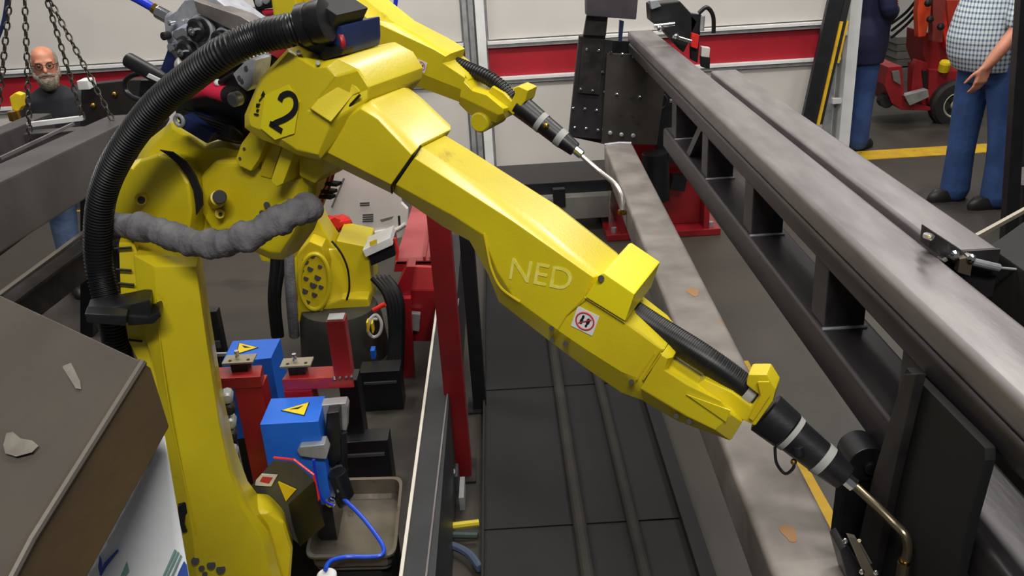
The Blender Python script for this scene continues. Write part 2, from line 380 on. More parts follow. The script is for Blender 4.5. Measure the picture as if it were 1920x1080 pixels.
# ================================================================== POSITIONER
pz = thing('positioner', 'red and black headstock positioner with bolted face plates at the far end', 'positioner', (1.1, 6.2, 0))
MB().box((.70, 6.1, 0), (1.52, 6.9, .05)).build('base_plate', RED, pz, .01)
MB().prism([(.80, 6.25, .05), (1.44, 6.25, .05), (1.30, 6.25, .95), (.90, 6.25, .95)], (0, .5, 0)).build('pedestal', RED, pz, .012)
MB().box((.80, 6.12, .05), (.84, 6.25, .62)).build('side_rib', RED, pz, .004)
MB().box((1.40, 6.12, .05), (1.44, 6.25, .3)).build('side_rib', RED, pz, .004)
for x in (.76, 1.46):
    MB().cyl((x, 6.16, .05), (x, 6.16, .085), .02, seg=6).build('anchor_bolt', GALV, pz)
Yp = 5.45
def vp(pts, Y, dy): return MB().prism([AY(x, y, Y) for x, y in pts], (0, dy, 0))
vp([(1140, 76), (1200, 78), (1240, 82), (1232, 268), (1140, 272), (1066, 256), (1086, 68), (1100, 66)], 5.97, .05).build('back_plate', BLKM, pz, .004)
vp([(1086, 68), (1150, 76), (1130, 262), (1066, 256)], 5.91, .03).build('face_plate', mat('blackened_plate', (40, 38, 40), .5, .4, (52, 50, 52), 8), pz, .004)
vp([(1138, 100), (1255, 105), (1232, 272), (1128, 270)], 5.85, .03).build('tooling_plate', mat('tooling_plate', (66, 61, 56), .5, .3, (54, 50, 46), 8), pz, .004)
vp([(1215, 130), (1330, 230), (1312, 300), (1236, 310)], 6.05, .1).build('gearbox', BLKM, pz, .01)
vp([(1098, -80), (1204, -80), (1193, 37), (1100, 30)], 5.75, .12).build('upper_bracket', mat('bracket_steel', (72, 68, 72), .5, .4, (60, 56, 60), 6), pz, .008)
vp([(1100, 30), (1140, 32), (1136, 68), (1094, 66)], 5.83, .04).build('spacer_block', DARK, pz, .004)
vp([(1094, 60), (1136, 62), (1124, 178), (1084, 174)], 5.88, .02).build('strap_plate', DARK, pz, .003)
vp([(1162, 38), (1170, 40), (1166, 78), (1160, 78)], 5.8, .03).build('spacer_block', NAVYP, pz)
bolt = None
for (x, y) in ((1100,93),(1122,95),(1089,167),(1111,170),(1134,172),(1145,98),(1166,102),(1188,106),(1075,203),(1097,204),(1118,207),(1078,239),(1099,241),(1121,244),(1156,177),(1199,182),(1130,135),(1213,133)):
    Yb = (5.88 if y < 180 and x < 1136 else 5.91) if x < 1126 or (x < 1136 and y < 180) else 5.85
    p = AY(x, y, Yb)
    MB().lathe(p, (0, -1, 0), ((0, .010), (.008, .010), (.012, .006)), 8).build('bolt', CHR, pz)
for (x, y) in ((1144,249),(1165,252),(1187,254)):
    MB().lathe(AY(x, y, 5.85), (0, -1, 0), ((0, .014), (.01, .014), (.014, .008)), 10).build('bolt', ALU, pz)
for (x, y, r) in ((1184,180,.016),(1164,214,.008),(1185,216,.008),(1195,228,.012)):
    MB().cyl(AY(x, y, 5.849), AY(x, y, 5.847), r, seg=16).build('hole', PIT, pz)
p = AY(1236, 190, 5.9); MB().ring(p, (0, 1, 0), .05, .008, 24, 8).build('pin_ring', DARK, pz)
MB().cyl(AY(1255, 189, 5.9), AY(1269, 190, 5.9), .012, seg=12).build('pin', CHR, pz)
for x in (1265, 1282, 1295):
    MB().cyl(AY(x, 215, 5.62), AY(x-6, 296, 5.62), .014, seg=12).build('hydraulic_line', BLK, pz)
MB().cyl(AY(1228, 285, 6.0), AY(1232, 375, 6.0), .09, seg=20).build('drive_motor', BLKM, pz, .01)
vp([(1262, 330), (1290, 330), (1284, 360), (1256, 356)], 6.1, .1).build('cable_gland', BLKM, pz, .006)
for p in ((1213, 326), (1222, 328)):
    MB().cyl(AY(*p, 6.0), AY(*p, 5.97), .011, seg=10).build('grease_fitting', BRASS, pz)
# gripper / motor above the frame
gm = thing('torch_carriage', 'black motor unit with looped cable and chrome rods on top of the frame', 'motor', AY(1290, 130, 5.3))
vp([(1218, 8), (1275, 2), (1310, 40), (1300, 62), (1282, 100), (1240, 55), (1220, 40)], 5.2, .14).build('motor_body', BLKM, gm, .01)
vp([(1295, 25), (1316, 28), (1308, 118), (1296, 112)], 5.2, .05).build('mounting_arm', BLKM, gm, .004)
MB().tube(catmull([AY(1310, 25, 5.2), AY(1325, 14, 5.2), AY(1337, 30, 5.2), AY(1338, 62, 5.2)]), .012, 10).build('cable_loop', BLK, gm)
MB().cyl(AY(1226, 49, 5.1), AY(1265, 45, 5.1), .012).build('chrome_rod', CHR, gm)
MB().cyl(AY(1262, 68, 5.1), AY(1296, 78, 5.1), .010).build('chrome_rod', CHR, gm)
MB().ball(AY(1238, 53, 5.08), .02).build('chrome_knob', CHR, gm); MB().ball(AY(1268, 68, 5.08), .016).build('chrome_knob', CHR, gm)
vp([(1298, 62), (1312, 66), (1308, 92), (1296, 88)], 5.15, .04).build('red_cap', REDP, gm, .004)
vp([(1316, 88), (1332, 90), (1330, 108), (1315, 106)], 5.15, .05).build('sensor_top', WHT2, gm, .004)
vp([(1315, 106), (1332, 108), (1331, 130), (1316, 126)], 5.15, .05).build('sensor_body', BLKM, gm, .004)
MB().cyl(AY(1318, 30, 5.15), AY(1316, 58, 5.15), .012).build('gas_tube', GALV, gm)
vp([(1218, 2), (1232, 0), (1240, 12), (1222, 18)], 5.15, .05).build('fitting', ALU, gm, .004)

# grey low cabinet behind
cb = thing('floor_conveyor', 'low grey steel conveyor base standing against the back wall panels', 'conveyor', (.6, 6.6, 0))
MB().box((-.08, 6.35, .10), (.75, 6.9, .27)).build('housing', GREYP, cb, .006)
MB().box((-.12, 6.45, .27), (.92, 7.0, .36)).build('bed', BLKM, cb, .006)
for x in (.0, .34):
    MB().box((x, 6.34, .2), (x+.09, 6.4, .34)).build('bracket', BLKM, cb, .004)
for x in (-.05, .7): MB().box((x, 6.4, 0), (x+.05, 6.8, .1)).build('leg', BLKM, cb, .003)
# ================================================================== ROBOT "2"
P2 = Plane((-.38, 2.15), (.5, 1.72)); N2 = P2.n; U2 = P2.u
def pr2(pts, wf, wb_): return MB().prism([P2.p(x, y, wf) for x, y in pts], -N2*(wf-wb_))
def shell2(front, wf, mid, wm, wback, back_in=.0):
    """faceted casting: front face, wider middle outline, back"""
    a = [P2.p(x, y, wf) for x, y in front]; b = [P2.p(x, y, wm) for x, y in mid]; c = [p-N2*(wm-wback) for p in b]
    ce = sum(c, Vector((0, 0, 0)))/len(c); d = [p+(ce-p)*back_in-N2*(wf-wm) for p in c]
    return MB().rings([d, c, b, a])
rb = thing('welding_robot', 'large yellow welding robot marked 2, reaching across the picture to the lower right', 'robot', P2.a+Vector((-.35, .2, 0)))
PC = Plane((-1.2, 2.205), (-.04, 2.515))
def prc(pts, wf, wb_): return MB().prism([PC.p(x, y, wf) for x, y in pts], -PC.n*(wf-wb_))
# lower arm column
front = [(290,500),(368,500),(374,545),(388,645),(410,790),(428,880),(452,950),(490,1010),(520,1120),(372,1120),(362,1010),(340,860),(312,700),(296,600)]
mid = [(250,478),(374,478),(381,545),(396,645),(420,790),(440,880),(466,948),(505,1000),(545,1140),(345,1140),(336,1010),(318,860),(292,700),(262,600)]
MB().rings([[PC.p(x, y, .02)-PC.n*.14 for x, y in mid], [PC.p(x, y, .02) for x, y in mid], [PC.p(x, y, .055) for x, y in front]]).build('lower_arm', YEL, rb, .004)
# left flange strip with groove
prc([(222,455),(252,455),(285,560),(300,690),(322,850),(346,1000),(358,1120),(330,1120),(312,900),(285,730),(240,640),(226,560)], .0, -.16).build('side_cover', YEL, rb, .006)
MB().tube([PC.p(x, y, .058) for x, y in ((291,560),(306,690),(322,790),(345,900),(368,1000))], .0022, 6).build('edge_bead', YEL2, rb)
for (x0, y0, x1, y1) in ((214,466,247,464),(217,505,247,507),(222,531,252,534),(241,637,267,640)):
    MB().tube([PC.p(x0, y0, .012), PC.p(x1, y1, .012)], .0035, 6).build('cable_tie_slot', INK, rb)
# shoulder joint
cs = P2.p(292, 376, -.05)
MB().lathe(cs, N2, ((-.06, .125), (.07, .125), (.08, .120), (.0801, .0)), 48).build('shoulder_flange', YEL, rb, .003)
pr2([(232,330),(262,300),(296,290),(330,305),(352,345),(358,395),(352,440),(340,462),(230,452),(216,400)], .03, -.1).build('shoulder_block', YEL, rb, .012, seg=3)
pr2([(298,281),(322,285),(346,302),(366,330),(378,362),(379,385),(367,404),(366,385),(362,358),(350,330),(330,305),(312,290)], .034, .028).build('shoulder_seal', INK, rb, .0015, label='black crescent seal')
MB().cyl(P2.p(264, 373, .037), P2.p(264, 373, .043), .016, seg=20).build('access_hole', YEL2, rb)
MB().cyl(P2.p(265, 375, .043), P2.p(265, 375, .045), .010, seg=16).build('hole_plug', INK, rb)
# elbow casting behind the "2" housing
cast = [(246,318),(270,268),(320,228),(352,246),(386,268),(418,262),(450,272),(470,240),(560,262),(600,296),(594,345),(580,395),(560,446),(530,488),(505,486),(470,470),(400,474),(330,462),(300,430)]
shell2([(262,322),(284,275),(322,240),(352,258),(386,280),(420,276),(452,284),(474,256),(556,274),(590,300),(584,345),(570,390),(550,436),(525,474),(505,472),(470,458),(400,460),(336,450),(312,428)], -.035, cast, -.06, -.13, .05).build('elbow_casting', YEL, rb, .006)
pr2([(372,330),(400,300),(470,300),(520,330),(576,330),(574,375),(540,420),(470,430),(398,440),(374,400)], .0, -.06).build('elbow_boss', YEL, rb, .022, seg=3)
# black stop pins
MB().cyl(P2.p(404, 378, .0), P2.p(410, 371, .045), .021, seg=20).build('stop_post', YEL2, rb, .003)
MB().cyl(P2.p(412, 369, .045), P2.p(412, 369, .058), .018, seg=20).build('stop_cap', INK, rb, .003)
MB().cyl(P2.p(412, 401, .0), P2.p(412, 401, .02), .013, seg=16).build('boss', YEL, rb, .003)
MB().cyl(P2.p(413, 402, .02), P2.p(413, 402, .022), .005, seg=10).build('bolt_hole', INK, rb)
for (x, y, r) in ((500,384,.008),(491,399,.007),(458,279,.004),(450,297,.004)):
    MB().cyl(P2.p(x, y, .0), P2.p(x, y, .022 if r > .005 else .03), r, seg=12).build('bolt_hole', INK, rb)
# ribs joining housing and casting
pr2([(452,268),(476,236),(505,252),(485,300),(470,322),(448,312),(440,300)], .028, -.06).build('rib', YEL, rb, .006)
pr2([(506,340),(536,255),(562,262),(530,345),(518,352)], .055, -.04).build('rib', YEL, rb, .006)
pr2([(560,280),(606,292),(604,330),(590,345),(560,330)], .02, -.1).build('rib', YEL, rb, .006)
pr2([(494,262),(532,262),(508,335),(488,330)], .004, -.02).build('cast_pocket', YEL2, rb, .003)
# upper housing with the 2
hf = [(541,97),(592,128),(612,126),(629,144),(581,203),(620,229),(596,290),(556,281),(530,262),(506,250),(470,236),(466,216),(492,150)]
hm = [(540,90),(594,118),(633,110),(672,130),(693,163),(691,186),(600,300),(560,292),(528,276),(490,262),(458,240),(458,215),(487,146)]
a = [P2.p(x, y, .115) for x, y in hf]; b = [P2.p(x, y, .07 if i in (3, 4, 5) else .1) for i, (x, y) in enumerate(hm)]
c = [p-N2*.24 for p in b]
MB().rings([c, b, a]).build('elbow_housing', YEL, rb, .004)
# bright facet block (chamfered gear cover)
MB().rings([[P2.p(x, y, .0) for x, y in ((640,128),(692,176),(612,300),(560,260))], [P2.p(x, y, .08) for x, y in ((635,125),(676,171),(622,236),(578,206))], [P2.p(x, y, w_) for x, y, w_ in ((629,144,.085),(661,180,.085),(620,229,.128),(581,203,.128))]]).build('gear_cover', YEL, rb, .004)
MB().tube([P2.p(x, y, .09) for x, y in ((675,178),(640,215),(612,255),(600,292))], .003, 6).build('joint_gap', INK, rb)
for (x, y) in ((560,92),(596,112)): MB().cyl(P2.p(x, y+6, .1), P2.p(x, y+6, .118), .005, seg=8).build('screw', GALV, rb)
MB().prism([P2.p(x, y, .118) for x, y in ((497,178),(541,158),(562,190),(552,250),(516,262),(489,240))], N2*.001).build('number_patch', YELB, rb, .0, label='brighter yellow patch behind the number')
# the figure 2, as on the arm
two = [(525,189),(529,180),(540,175),(550,179),(555,190),(554,203),(547,214),(534,223),(520,229),(509,235)]
w_ = 0.0062; pts = catmull([P2.p(x, y, .1205) for x, y in two], 5)
def ribbon(pts, n, w_, t=.0012):
    rs = []
    for i, p in enumerate(pts):
        d = (pts[min(i+1, len(pts)-1)]-pts[max(i-1, 0)]).normalized(); s = d.cross(n).normalized()*w_
        rs.append([p-s, p+s, p+s+n*t, p-s+n*t])
    return MB().rings(rs)
m2 = ribbon(pts, N2, w_*1.05); m2v = ribbon([P2.p(506, 231, .1205), P2.p(529, 246, .1205)], N2, w_*1.1)
m2.add(m2v.v, m2v.f).build('number_two', INK, rb, label='black numeral 2')
# little arrow marking
for q in ([(494,168),(489,178),(499,178)], [(492,178),(494,178),(487,188),(485,187)], [(481,192),(488,192),(486,198),(480,199)], [(482,202),(486,203),(484,208),(480,207)], [(477,210),(486,212),(484,215),(476,213)]):
    MB().prism([P2.p(x, y+2, .1175) for x, y in q], N2*.001).build('arrow_mark', INK, rb)
# forearm collar
cf = [(652,214),(680,196),(712,218),(776,284),(732,352),(604,290),(606,282)]
cm = [(650,190),(690,182),(724,208),(790,271),(734,363),(598,296),(598,285)]
def arm_shell(cf, cm, wf=.085, wm=.05, th=.17):
    a = [P2.p(x, y, wf) for x, y in cf]; b = [P2.p(x, y, wm) for x, y in cm]
    c = [p-N2*(th-.05) for p in b]; ce = sum(c, Vector())/len(c); d = [p+(ce-p)*.12-N2*.035 for p in c]
    return MB().rings([d, c, b, a])
arm_shell([(650,222),(676,204),(707,223),(772,291),(733,346),(608,283),(612,262)], cm, .09, .055, .19).build('forearm_collar', YEL, rb, .003)
# forearm main body
cf = [(776,296),(960,414),(1112,520),(1096,557),(1170,604),(1240,655),(1205,712),(1165,697),(1100,656),(1035,612),(965,560),(932,508),(905,440),(850,405),(742,346)]
cm = [(790,275),(1000,409),(1132,514),(1135,528),(1178,602),(1246,655),(1208,752),(1165,737),(1100,692),(1038,646),(935,566),(915,515),(880,452),(830,425),(737,361)]
arm_shell(cf, cm, .08, .045, .16).build('forearm', YEL, rb, .003)
MB().tube([P2.p(x, y, .062+(.02 if i in (1, 2, 3) else 0)) for i, (x, y) in enumerate(((789,273),(776,292),(757,318),(734,350),(735,362)))], .0025, 6).build('joint_gap', INK, rb)
# recessed line curving along the elbow of the forearm
MB().tube(catmull([P2.p(x, y, .081) for x, y in ((908,438),(914,470),(922,505),(940,540),(975,566))], 6), .003, 6).build('edge_bead', YEL2, rb)
# cable cover box
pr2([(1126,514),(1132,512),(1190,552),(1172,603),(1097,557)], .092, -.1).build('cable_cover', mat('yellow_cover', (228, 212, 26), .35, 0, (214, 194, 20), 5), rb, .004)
MB().cyl(P2.p(1127, 522, .09), P2.p(1127, 522, .098), .007, seg=10).build('screw', DARK, rb)
MB().tube([P2.p(1097, 557, .093), P2.p(1062, 592, .081), P2.p(1046, 618, .081)], .0015, 5).build('seam', YEL2, rb)
MB().tube([P2.p(1097, 558, .085), P2.p(1172, 605, .085)], .0015, 5).build('seam', YEL2, rb)
# wrist arm
cf = [(1238,664),(1252,672),(1246,694),(1290,722),(1352,752),(1372,778),(1340,806),(1290,782),(1200,728)]
cm = [(1246,655),(1262,670),(1252,690),(1305,720),(1372,766),(1392,792),(1370,827),(1270,790),(1205,752)]
arm_shell(cf, cm, .078, .045, .15).build('wrist_arm', YEL, rb, .004)
MB().prism([P2.p(x, y, .079) for x, y in ((1287,738),(1370,768),(1362,790))], N2*.004).build('wrist_facet', YEL, rb, .001)
for dx in (0, 12):
    MB().tube([P2.p(1240-dx, 662, .08), P2.p(1206-dx, 712, .08)], .002, 6).build('edge_bead', YEL2, rb)
for (x, y) in ((1034,612),(1035,634),(1060,640),(1184,712),(1292,786),(1268,776)):
    MB().cyl(P2.p(x, y+4, .05), P2.p(x, y+4, .083), .006, seg=8).build('recessed_screw', INK, rb)
# stickers
def quad_sticker(P, cx, cy, ux, uy, s, w, parent, n):
    o = P.p(cx, cy, w); ex = (P.p(cx+ux, cy+uy, w)-o).normalized(); ey = n.cross(ex).normalized()
    MB().obox(o, ex*s, ey*s, n*.0006).build('warning_sticker', WHITE, parent, label='small white no-step sticker')
    MB().ring(o+n*.0012, n, s*.78, s*.07, 28, 6).build('sticker_ring', RMARK, parent)
    for (a, b_, r1, r2) in ((-.25, .3, .12, .18), (-.28, -.12, .14, .3), (.26, .1, .16, .32), (.22, -.35, .1, .14)):
        c = o+ex*a*s+ey*b_*s+n*.0006
        MB().rings([[c+n*h+ex*math.cos(t)*r1*s+ey*math.sin(t)*r2*s for t in [k*math.pi/6 for k in range(12)]] for h in (0, .0012)]).build('sticker_footprint', INK, parent)
    MB().obox(o+n*.002, (ex*.6+ey*.5)*s*.8, (ey*.6-ex*.5)*s*.06, n*.0004).build('sticker_slash', RMARK, parent)
quad_sticker(P2, 1097, 602, 50, 24, .0265, .0815, rb, N2)
# chalk lettering on the arm
o0 = P2.p(950, 522, .081); ex = (P2.p(1100, 552, .081)-o0)
ey = N2.cross(ex.normalized()); 
if ey.z < 0: ey = -ey
text_mesh('chalk_writing', 'NED', CHALK, rb, o0, ex, ey, .076, .0006, .15, .0)
# hose along the wrist
hose_mb([P2.p(1165, 572, -.03), P2.p(1230, 615, -.02), P2.p(1330, 678, 0), P2.p(1418, 744, .0)], .030, .005, .0007, 24).build('wrist_hose', BLK, rb)
MB().lathe(P2.p(1398, 729, 0), (P2.p(1418, 744, 0)-P2.p(1398, 729, 0)), ((0, .034), (.02, .034), (.024, .028), (.0241, .0)), 24).build('hose_ring', RUBG, rb)
# yoke plate and clamp
pr2([(1302,722),(1320,712),(1372,736),(1408,762),(1424,742),(1398,722),(1402,702),(1438,702),(1455,730),(1450,752),(1416,800),(1372,778)], .04, -.015).build('torch_yoke', YEL, rb, .006)
pr2([(1420,716),(1442,716),(1444,742),(1412,790),(1404,784),(1426,742)], .05, .045).build('yoke_web', YEL2, rb, .002)
# torch
ta = P2.p(1433, 772, -.015); tb = P2.p(1586, 897, .0); tax = (tb-ta).normalized(); TL = (tb-ta).length
MB().lathe(ta, tax, ((0, .044), (.004, .05), (TL*.28, .046), (TL*.30, .043)), 32).build('torch_body', BLKM, rb)
MB().lathe(ta, tax, ((TL*.30, .0445), (TL*.355, .0430)), 32).build('torch_band', RUBG, rb, label='pale grey band')
MB().lathe(ta, tax, ((TL*.35, .041), (TL*.68, .037)), 32).build('torch_sleeve', BLKM, rb)
MB().lathe(ta, tax, ((TL*.68, .039), (TL*.76, .0375)), 32).build('torch_band', RUBG, rb, label='pale grey band')
MB().lathe(ta, tax, ((TL*.76, .036), (TL*.985, .030), (TL, .022)), 32).build('torch_nose', BLKM, rb)
MB().lathe(tb, tax, ((0, .016), (.022, .016), (.024, .01), (.03, .01)), 8).build('torch_nut', CHR, rb)
kn = P2.p(1498, 855, .035)
MB().cyl(P2.p(1496, 838, .03), kn, .012, seg=14).build('torch_button', BLKM, rb, .002)
MB().ball(P2.p(1488, 866, .035), .007).build('brass_fitting', BRASS, rb)
MB().tube(catmull([P2.p(1453, 838, .02), P2.p(1456, 868, .03), P2.p(1472, 888, .035), P2.p(1487, 878, .038), P2.p(1489, 866, .038)], 6), .0035, 8).build('gas_lead', BLK, rb)
NECK = mat('bronze_neck', (128, 118, 96), .3, .85)
nk = catmull([tb+tax*.02, P2.p(1650, 955, .04), P2.p(1678, 983, .06), P2.p(1697, 1004, .075), P2.p(1702, 1030, .08), P2.p(1696, 1056, .085)], 8)
MB().tube(nk, .0095, 16).build('torch_neck', NECK, rb)
MB().lathe(P2.p(1696, 1050, .085), (P2.p(1690, 1100, .09)-P2.p(1696, 1050, .085)), ((0, .012), (.008, .012)), 16).build('nozzle_ring', BRASS, rb)
MB().lathe(P2.p(1695, 1054, .085), (P2.p(1688, 1100, .09)-P2.p(1695, 1054, .085)), ((0, .0125), (.1, .0125), (.13, .008)), 16).build('gas_nozzle', NECK, rb)
# base joint at the foot and its motor
j0 = P2.p(478, 1080, .06)
MB().lathe(P2.p(462, 1080, -.12), N2, ((0.03, .13), (.14, .13), (.155, .12), (.16, .1), (.161, 0)), 40).build('base_joint', YEL, rb, .003)
prc([(448,975),(470,958),(505,960),(535,980),(550,1030),(545,1100),(520,1160),(440,1160)], -.02, -.13).build('base_gearbox', YEL, rb, .02, seg=3)
MB().tube(catmull([P2.p(x, y, -.012) for x, y in ((478,982),(492,1005),(503,1030),(510,1060))], 5), [.002]+[.005]*13+[.002]*2, 6).build('seal_slot', INK, rb)
mt = Plane((-.62, 2.42), (-.2, 2.2))
def pm(pts, wf, wb_): return MB().prism([P2.p(x, y, wf) for x, y in pts], -N2*(wf-wb_))
MB().prism([P2.p(x, y, -.06) for x, y in ((456,926),(512,862),(552,866),(588,898),(596,942),(545,978),(500,940))], -N2*.015-Vector((0, 0, .10))).build('base_motor', GREYD, rb, .004)
MB().prism([P2.p(x, y, -.055) for x, y in ((540,945),(590,900),(596,942),(548,985))], -N2*.015-Vector((0, 0, .10))).build('motor_side', BLKM, rb, .003)
MB().tube([P2.p(x, y, -.06) for x, y in ((514,858),(552,862),(588,890),(598,935),(590,950))], .004, 6).build('motor_gasket', REDP, rb, label='red gasket edge')
pr2([(480,900),(490,889),(520,891),(508,912),(478,910)], -.054, -.058).build('warning_sticker', WHITE, rb, label='small white sticker')
pr2([(487,903),(492,894),(511,896),(504,907)], -.052, -.055).build('sticker_print', RMARK, rb)
pr2([(521,904),(554,919),(536,940)], -.052, -.058).build('warning_sticker', YTAG, rb, label='yellow warning triangle')
# dark trim plates at the bottom of the column
for (x, y, r) in ((366,1052,.012),(378,1066,.009),(396,1060,.013),(414,1068,.014),(384,1077,.008)):
    MB().cyl(PC.p(x, y, .05), PC.p(x, y, .06), r, seg=14).build('cooling_hole', INK, rb)
prc([(333,952),(346,942),(358,948),(360,956),(348,966),(346,985),(352,998),(342,1000),(336,980)], .05, .0).build('cable_clip', BLKM, rb, .003)
MB().box((-.86, 2.0, 0), (-.58, 2.3, .3)).build('robot_pedestal', YEL, rb, .01)
# big corrugated cable hose
W = .19
hose_mb([P2.p(582, 44, .10), P2.p(545, 56, .13), P2.p(490, 68, .15), P2.p(425, 96, W), P2.p(355, 146, W), P2.p(290, 202, W), P2.p(232, 278, W), P2.p(196, 352, W), P2.p(184, 425, W), P2.p(186, 500, .20), P2.p(205, 580, .22), P2.p(222, 660, .22), P2.p(236, 720, .21)], .0345, .0095, .0022, 26).build('cable_hose', BLK, rb)
MB().lathe(P2.p(566, 48, .11), P2.p(600, 40, .10)-P2.p(566, 48, .11), ((0, .036), (.002, .046), (.02, .046), (.022, .042), (.035, .046), (.06, .046), (.062, .03)), 30).build('hose_collar', BLK, rb)
pr2([(545,20),(590,0),(632,28),(614,70),(560,74)], .085, -.04).build('hose_bracket', mat('bracket_black', (18, 18, 22), .6), rb, .004)
pr2([(542,84),(560,60),(640,48),(642,88),(640,106),(592,118)], .06, -.1).build('junction_box', NAVYP, rb, .005)
pr2([(590,118),(610,84),(644,92),(640,104)], .075, .03).build('cable_gland', BLKM, rb, .004)
MB().tube(catmull([P2.p(622, 40, .02), P2.p(636, 60, .05), P2.p(643, 82, .06), P2.p(641, 104, .05)], 5), .0065, 8).build('red_cable', mat('red_cable', (150, 25, 35), .4), rb)
# grey wrinkled sleeve over the shoulder cables
rs = []; pts = catmull([P2.p(204, 424, .12), P2.p(250, 424, .14), P2.p(300, 434, .16), P2.p(350, 452, .17), P2.p(405, 458, .17), P2.p(465, 442, .16), P2.p(520, 414, .12), P2.p(565, 394, .08), P2.p(586, 388, .02)], 14)
rr = []
for i in range(len(pts)):
    t = i/len(pts); rr.append(.035+.002*math.sin(i*.75)+.0025*math.sin(i*.37+1)+.0012*math.sin(i*1.9) - (.01 if t > .95 else 0))
sv = MB().tube(pts, rr, 28)
for i, v in enumerate(sv.v):
    k = i % 28; j = i//28
    sv.v[i] = v + N2*.003*math.sin(j*.45+k*.5) + Vector((0, 0, 1))*.0025*math.sin(j*.5-k*.35)
sv.build('cable_sleeve', GREYS, rb, smooth=3, label='wrinkled grey fabric cable sleeve')
# black clamp block on the column
prc([(160,585),(236,572),(282,562),(284,592),(240,606),(162,606)], .12, .03).build('hose_clamp', BLKM, rb, .005)
MB().prism([PC.p(x, y, .17) for x, y in ((158,588),(238,592),(236,612),(164,606))], -PC.n*.05).build('clamp_jaw', BLKM, rb, .004)
prc([(236,592),(276,594),(300,583),(303,594),(288,608),(240,612)], .13, .05).build('clamp_lever', BLKM, rb, .006)
# cable bundle + white label under the housing
for k in range(3):
    MB().tube(catmull([P2.p(628-4*k, 318, -.08), P2.p(618-4*k, 350, -.07), P2.p(606-4*k, 372, -.07), P2.p(598-3*k, 400, -.08)], 4), .0035, 6).build('signal_cable', (REDP, WHITE, REDP)[k], rb)
for (x, y) in ((625,344),(617,358),(614,368)):
    MB().obox(P2.p(x, y, -.07), U2*.018, Vector((0, 0, .004)), N2*.012).build('cable_tie', INK, rb)
pr2([(594,322),(606,306),(622,316),(618,330),(600,326)], -.02, -.06).build('fuse_tag', YEL2, rb, .003)

# ================================================================== WIRE FEEDER on the elbow
wfd = thing('wire_feeder', 'grey metal wire feeder with black drive rollers mounted above the elbow of robot 2', 'wire feeder', P2.p(410, 160, -.02)-Vector((0, 0, .1)))
pr2([(306,35),(330,20),(345,0),(400,-5),(470,48),(468,80),(430,110),(395,140),(340,128),(318,95),(310,70)], .02, -.06).build('gear_plate', ALU, wfd, .006)
pr2([(320,60),(345,45),(370,50),(400,75),(410,92),(380,118),(350,105),(330,85)], .032, .02).build('face_plate', mat('pale_aluminium', (196, 202, 218), .35, .15, (176, 182, 200), 20), wfd, .004)
pr2([(362,0),(450,30),(490,55),(470,75),(420,50),(370,25)], .05, .0).build('top_cover', mat('cover_metal', (160, 154, 150), .35, .6, (120, 112, 108), 12), wfd, .004)
for (x, y, r) in ((383,54,.028),(362,94,.026),(425,72,.022)):
    c = P2.p(x, y, .03); MB().lathe(c, N2, ((0, r*1.25), (.01, r*1.25), (.012, r*1.1), (.0121, 0)), 26).build('gear_ring', ALU, wfd)
    rl = MB().lathe(c, N2, ((.01, r), (.03, r), (.034, r*.8), (.0341, 0)), 26).build('drive_roller', BLKM, wfd)
    MB().lathe(c, N2, ((.03, r*.36), (.044, r*.36), (.046, r*.2), (.038, r*.2), (.038, 0)), 12).build('hub_screw', CHR, rl)
for (x, y, r) in ((341,64,.012),(352,62,.014),(330,88,.012),(327,42,.006),(316,66,.010)):
    MB().lathe(P2.p(x, y, .03), N2, ((0, r), (.018, r), (.02, r*.6), (.0201, 0)), 14).build('adjuster_screw', CHR if x > 320 else DARK, wfd)
MB().cyl(P2.p(296, 22, 0), P2.p(318, 34, 0), .017, seg=12).build('steel_fitting', CHR, wfd, .002)
MB().cyl(P2.p(288, 14, 0), P2.p(298, 22, 0), .015, seg=6).build('brass_fitting', BRASS, wfd, .002)
MB().tube(catmull([P2.p(292, 18, 0), P2.p(270, 5, 0), P2.p(240, -10, 0), P2.p(200, -20, 0)], 5), .011, 12).build('air_hose', BLUEH, wfd)
pr2([(335,-10),(380,-15),(480,50),(470,60),(420,28),(360,5)], .0, -.04).build('red_frame', RED, wfd, .004)
MB().cyl(P2.p(345, 125, .03), P2.p(352, 118, .05), .025, seg=20).build('motor_end_cap', WHT2, wfd, .005)
pr2([(300,130),(318,80),(335,90),(350,130),(330,150)], .0, -.08).build('control_box', NAVYP, wfd, .005)
pr2([(436,138),(466,108),(480,112),(474,160),(462,172),(446,158)], .04, -.02).build('lower_plate', ALU, wfd, .004)
for (x, y) in ((462,128),(454,152),(449,146)): MB().cyl(P2.p(x, y, .035), P2.p(x, y, .042), .006, seg=10).build('screw', DARK, wfd)
MB().tube([P2.p(350, 170, .02), P2.p(390, 166, .02), P2.p(430, 178, .02)], .022, 18).build('red_tube', REDT, wfd)
MB().cyl(P2.p(428, 178, .02), P2.p(446, 182, .03), .024, seg=20).build('tube_end', DARK, wfd, .002)
MB().lathe(P2.p(447, 184, .03), N2, ((0, .018), (.02, .018), (.024, .014), (.0241, 0)), 18).build('knob', GALV, wfd)
MB().tube([P2.p(408, 157, .03), P2.p(438, 138, .03)], .006, 8).build('lever', BLKM, wfd); MB().ball(P2.p(408, 155, .03), .009).build('lever_ball', WHITE, wfd)
pr2([(320,175),(345,150),(480,110),(540,92),(490,148),(462,215),(450,274),(400,262),(330,225)], -.03, -.08).build('feeder_base', BLKM, wfd, .01)
pr2([(330,235),(345,215),(400,250),(388,270)], .03, -.05).build('cable_bracket', NAVYP, wfd, .004)
MB().ring(P2.p(336, 226, .034), N2, .014, .005, 20, 8).build('shackle_ring', GALV, wfd)
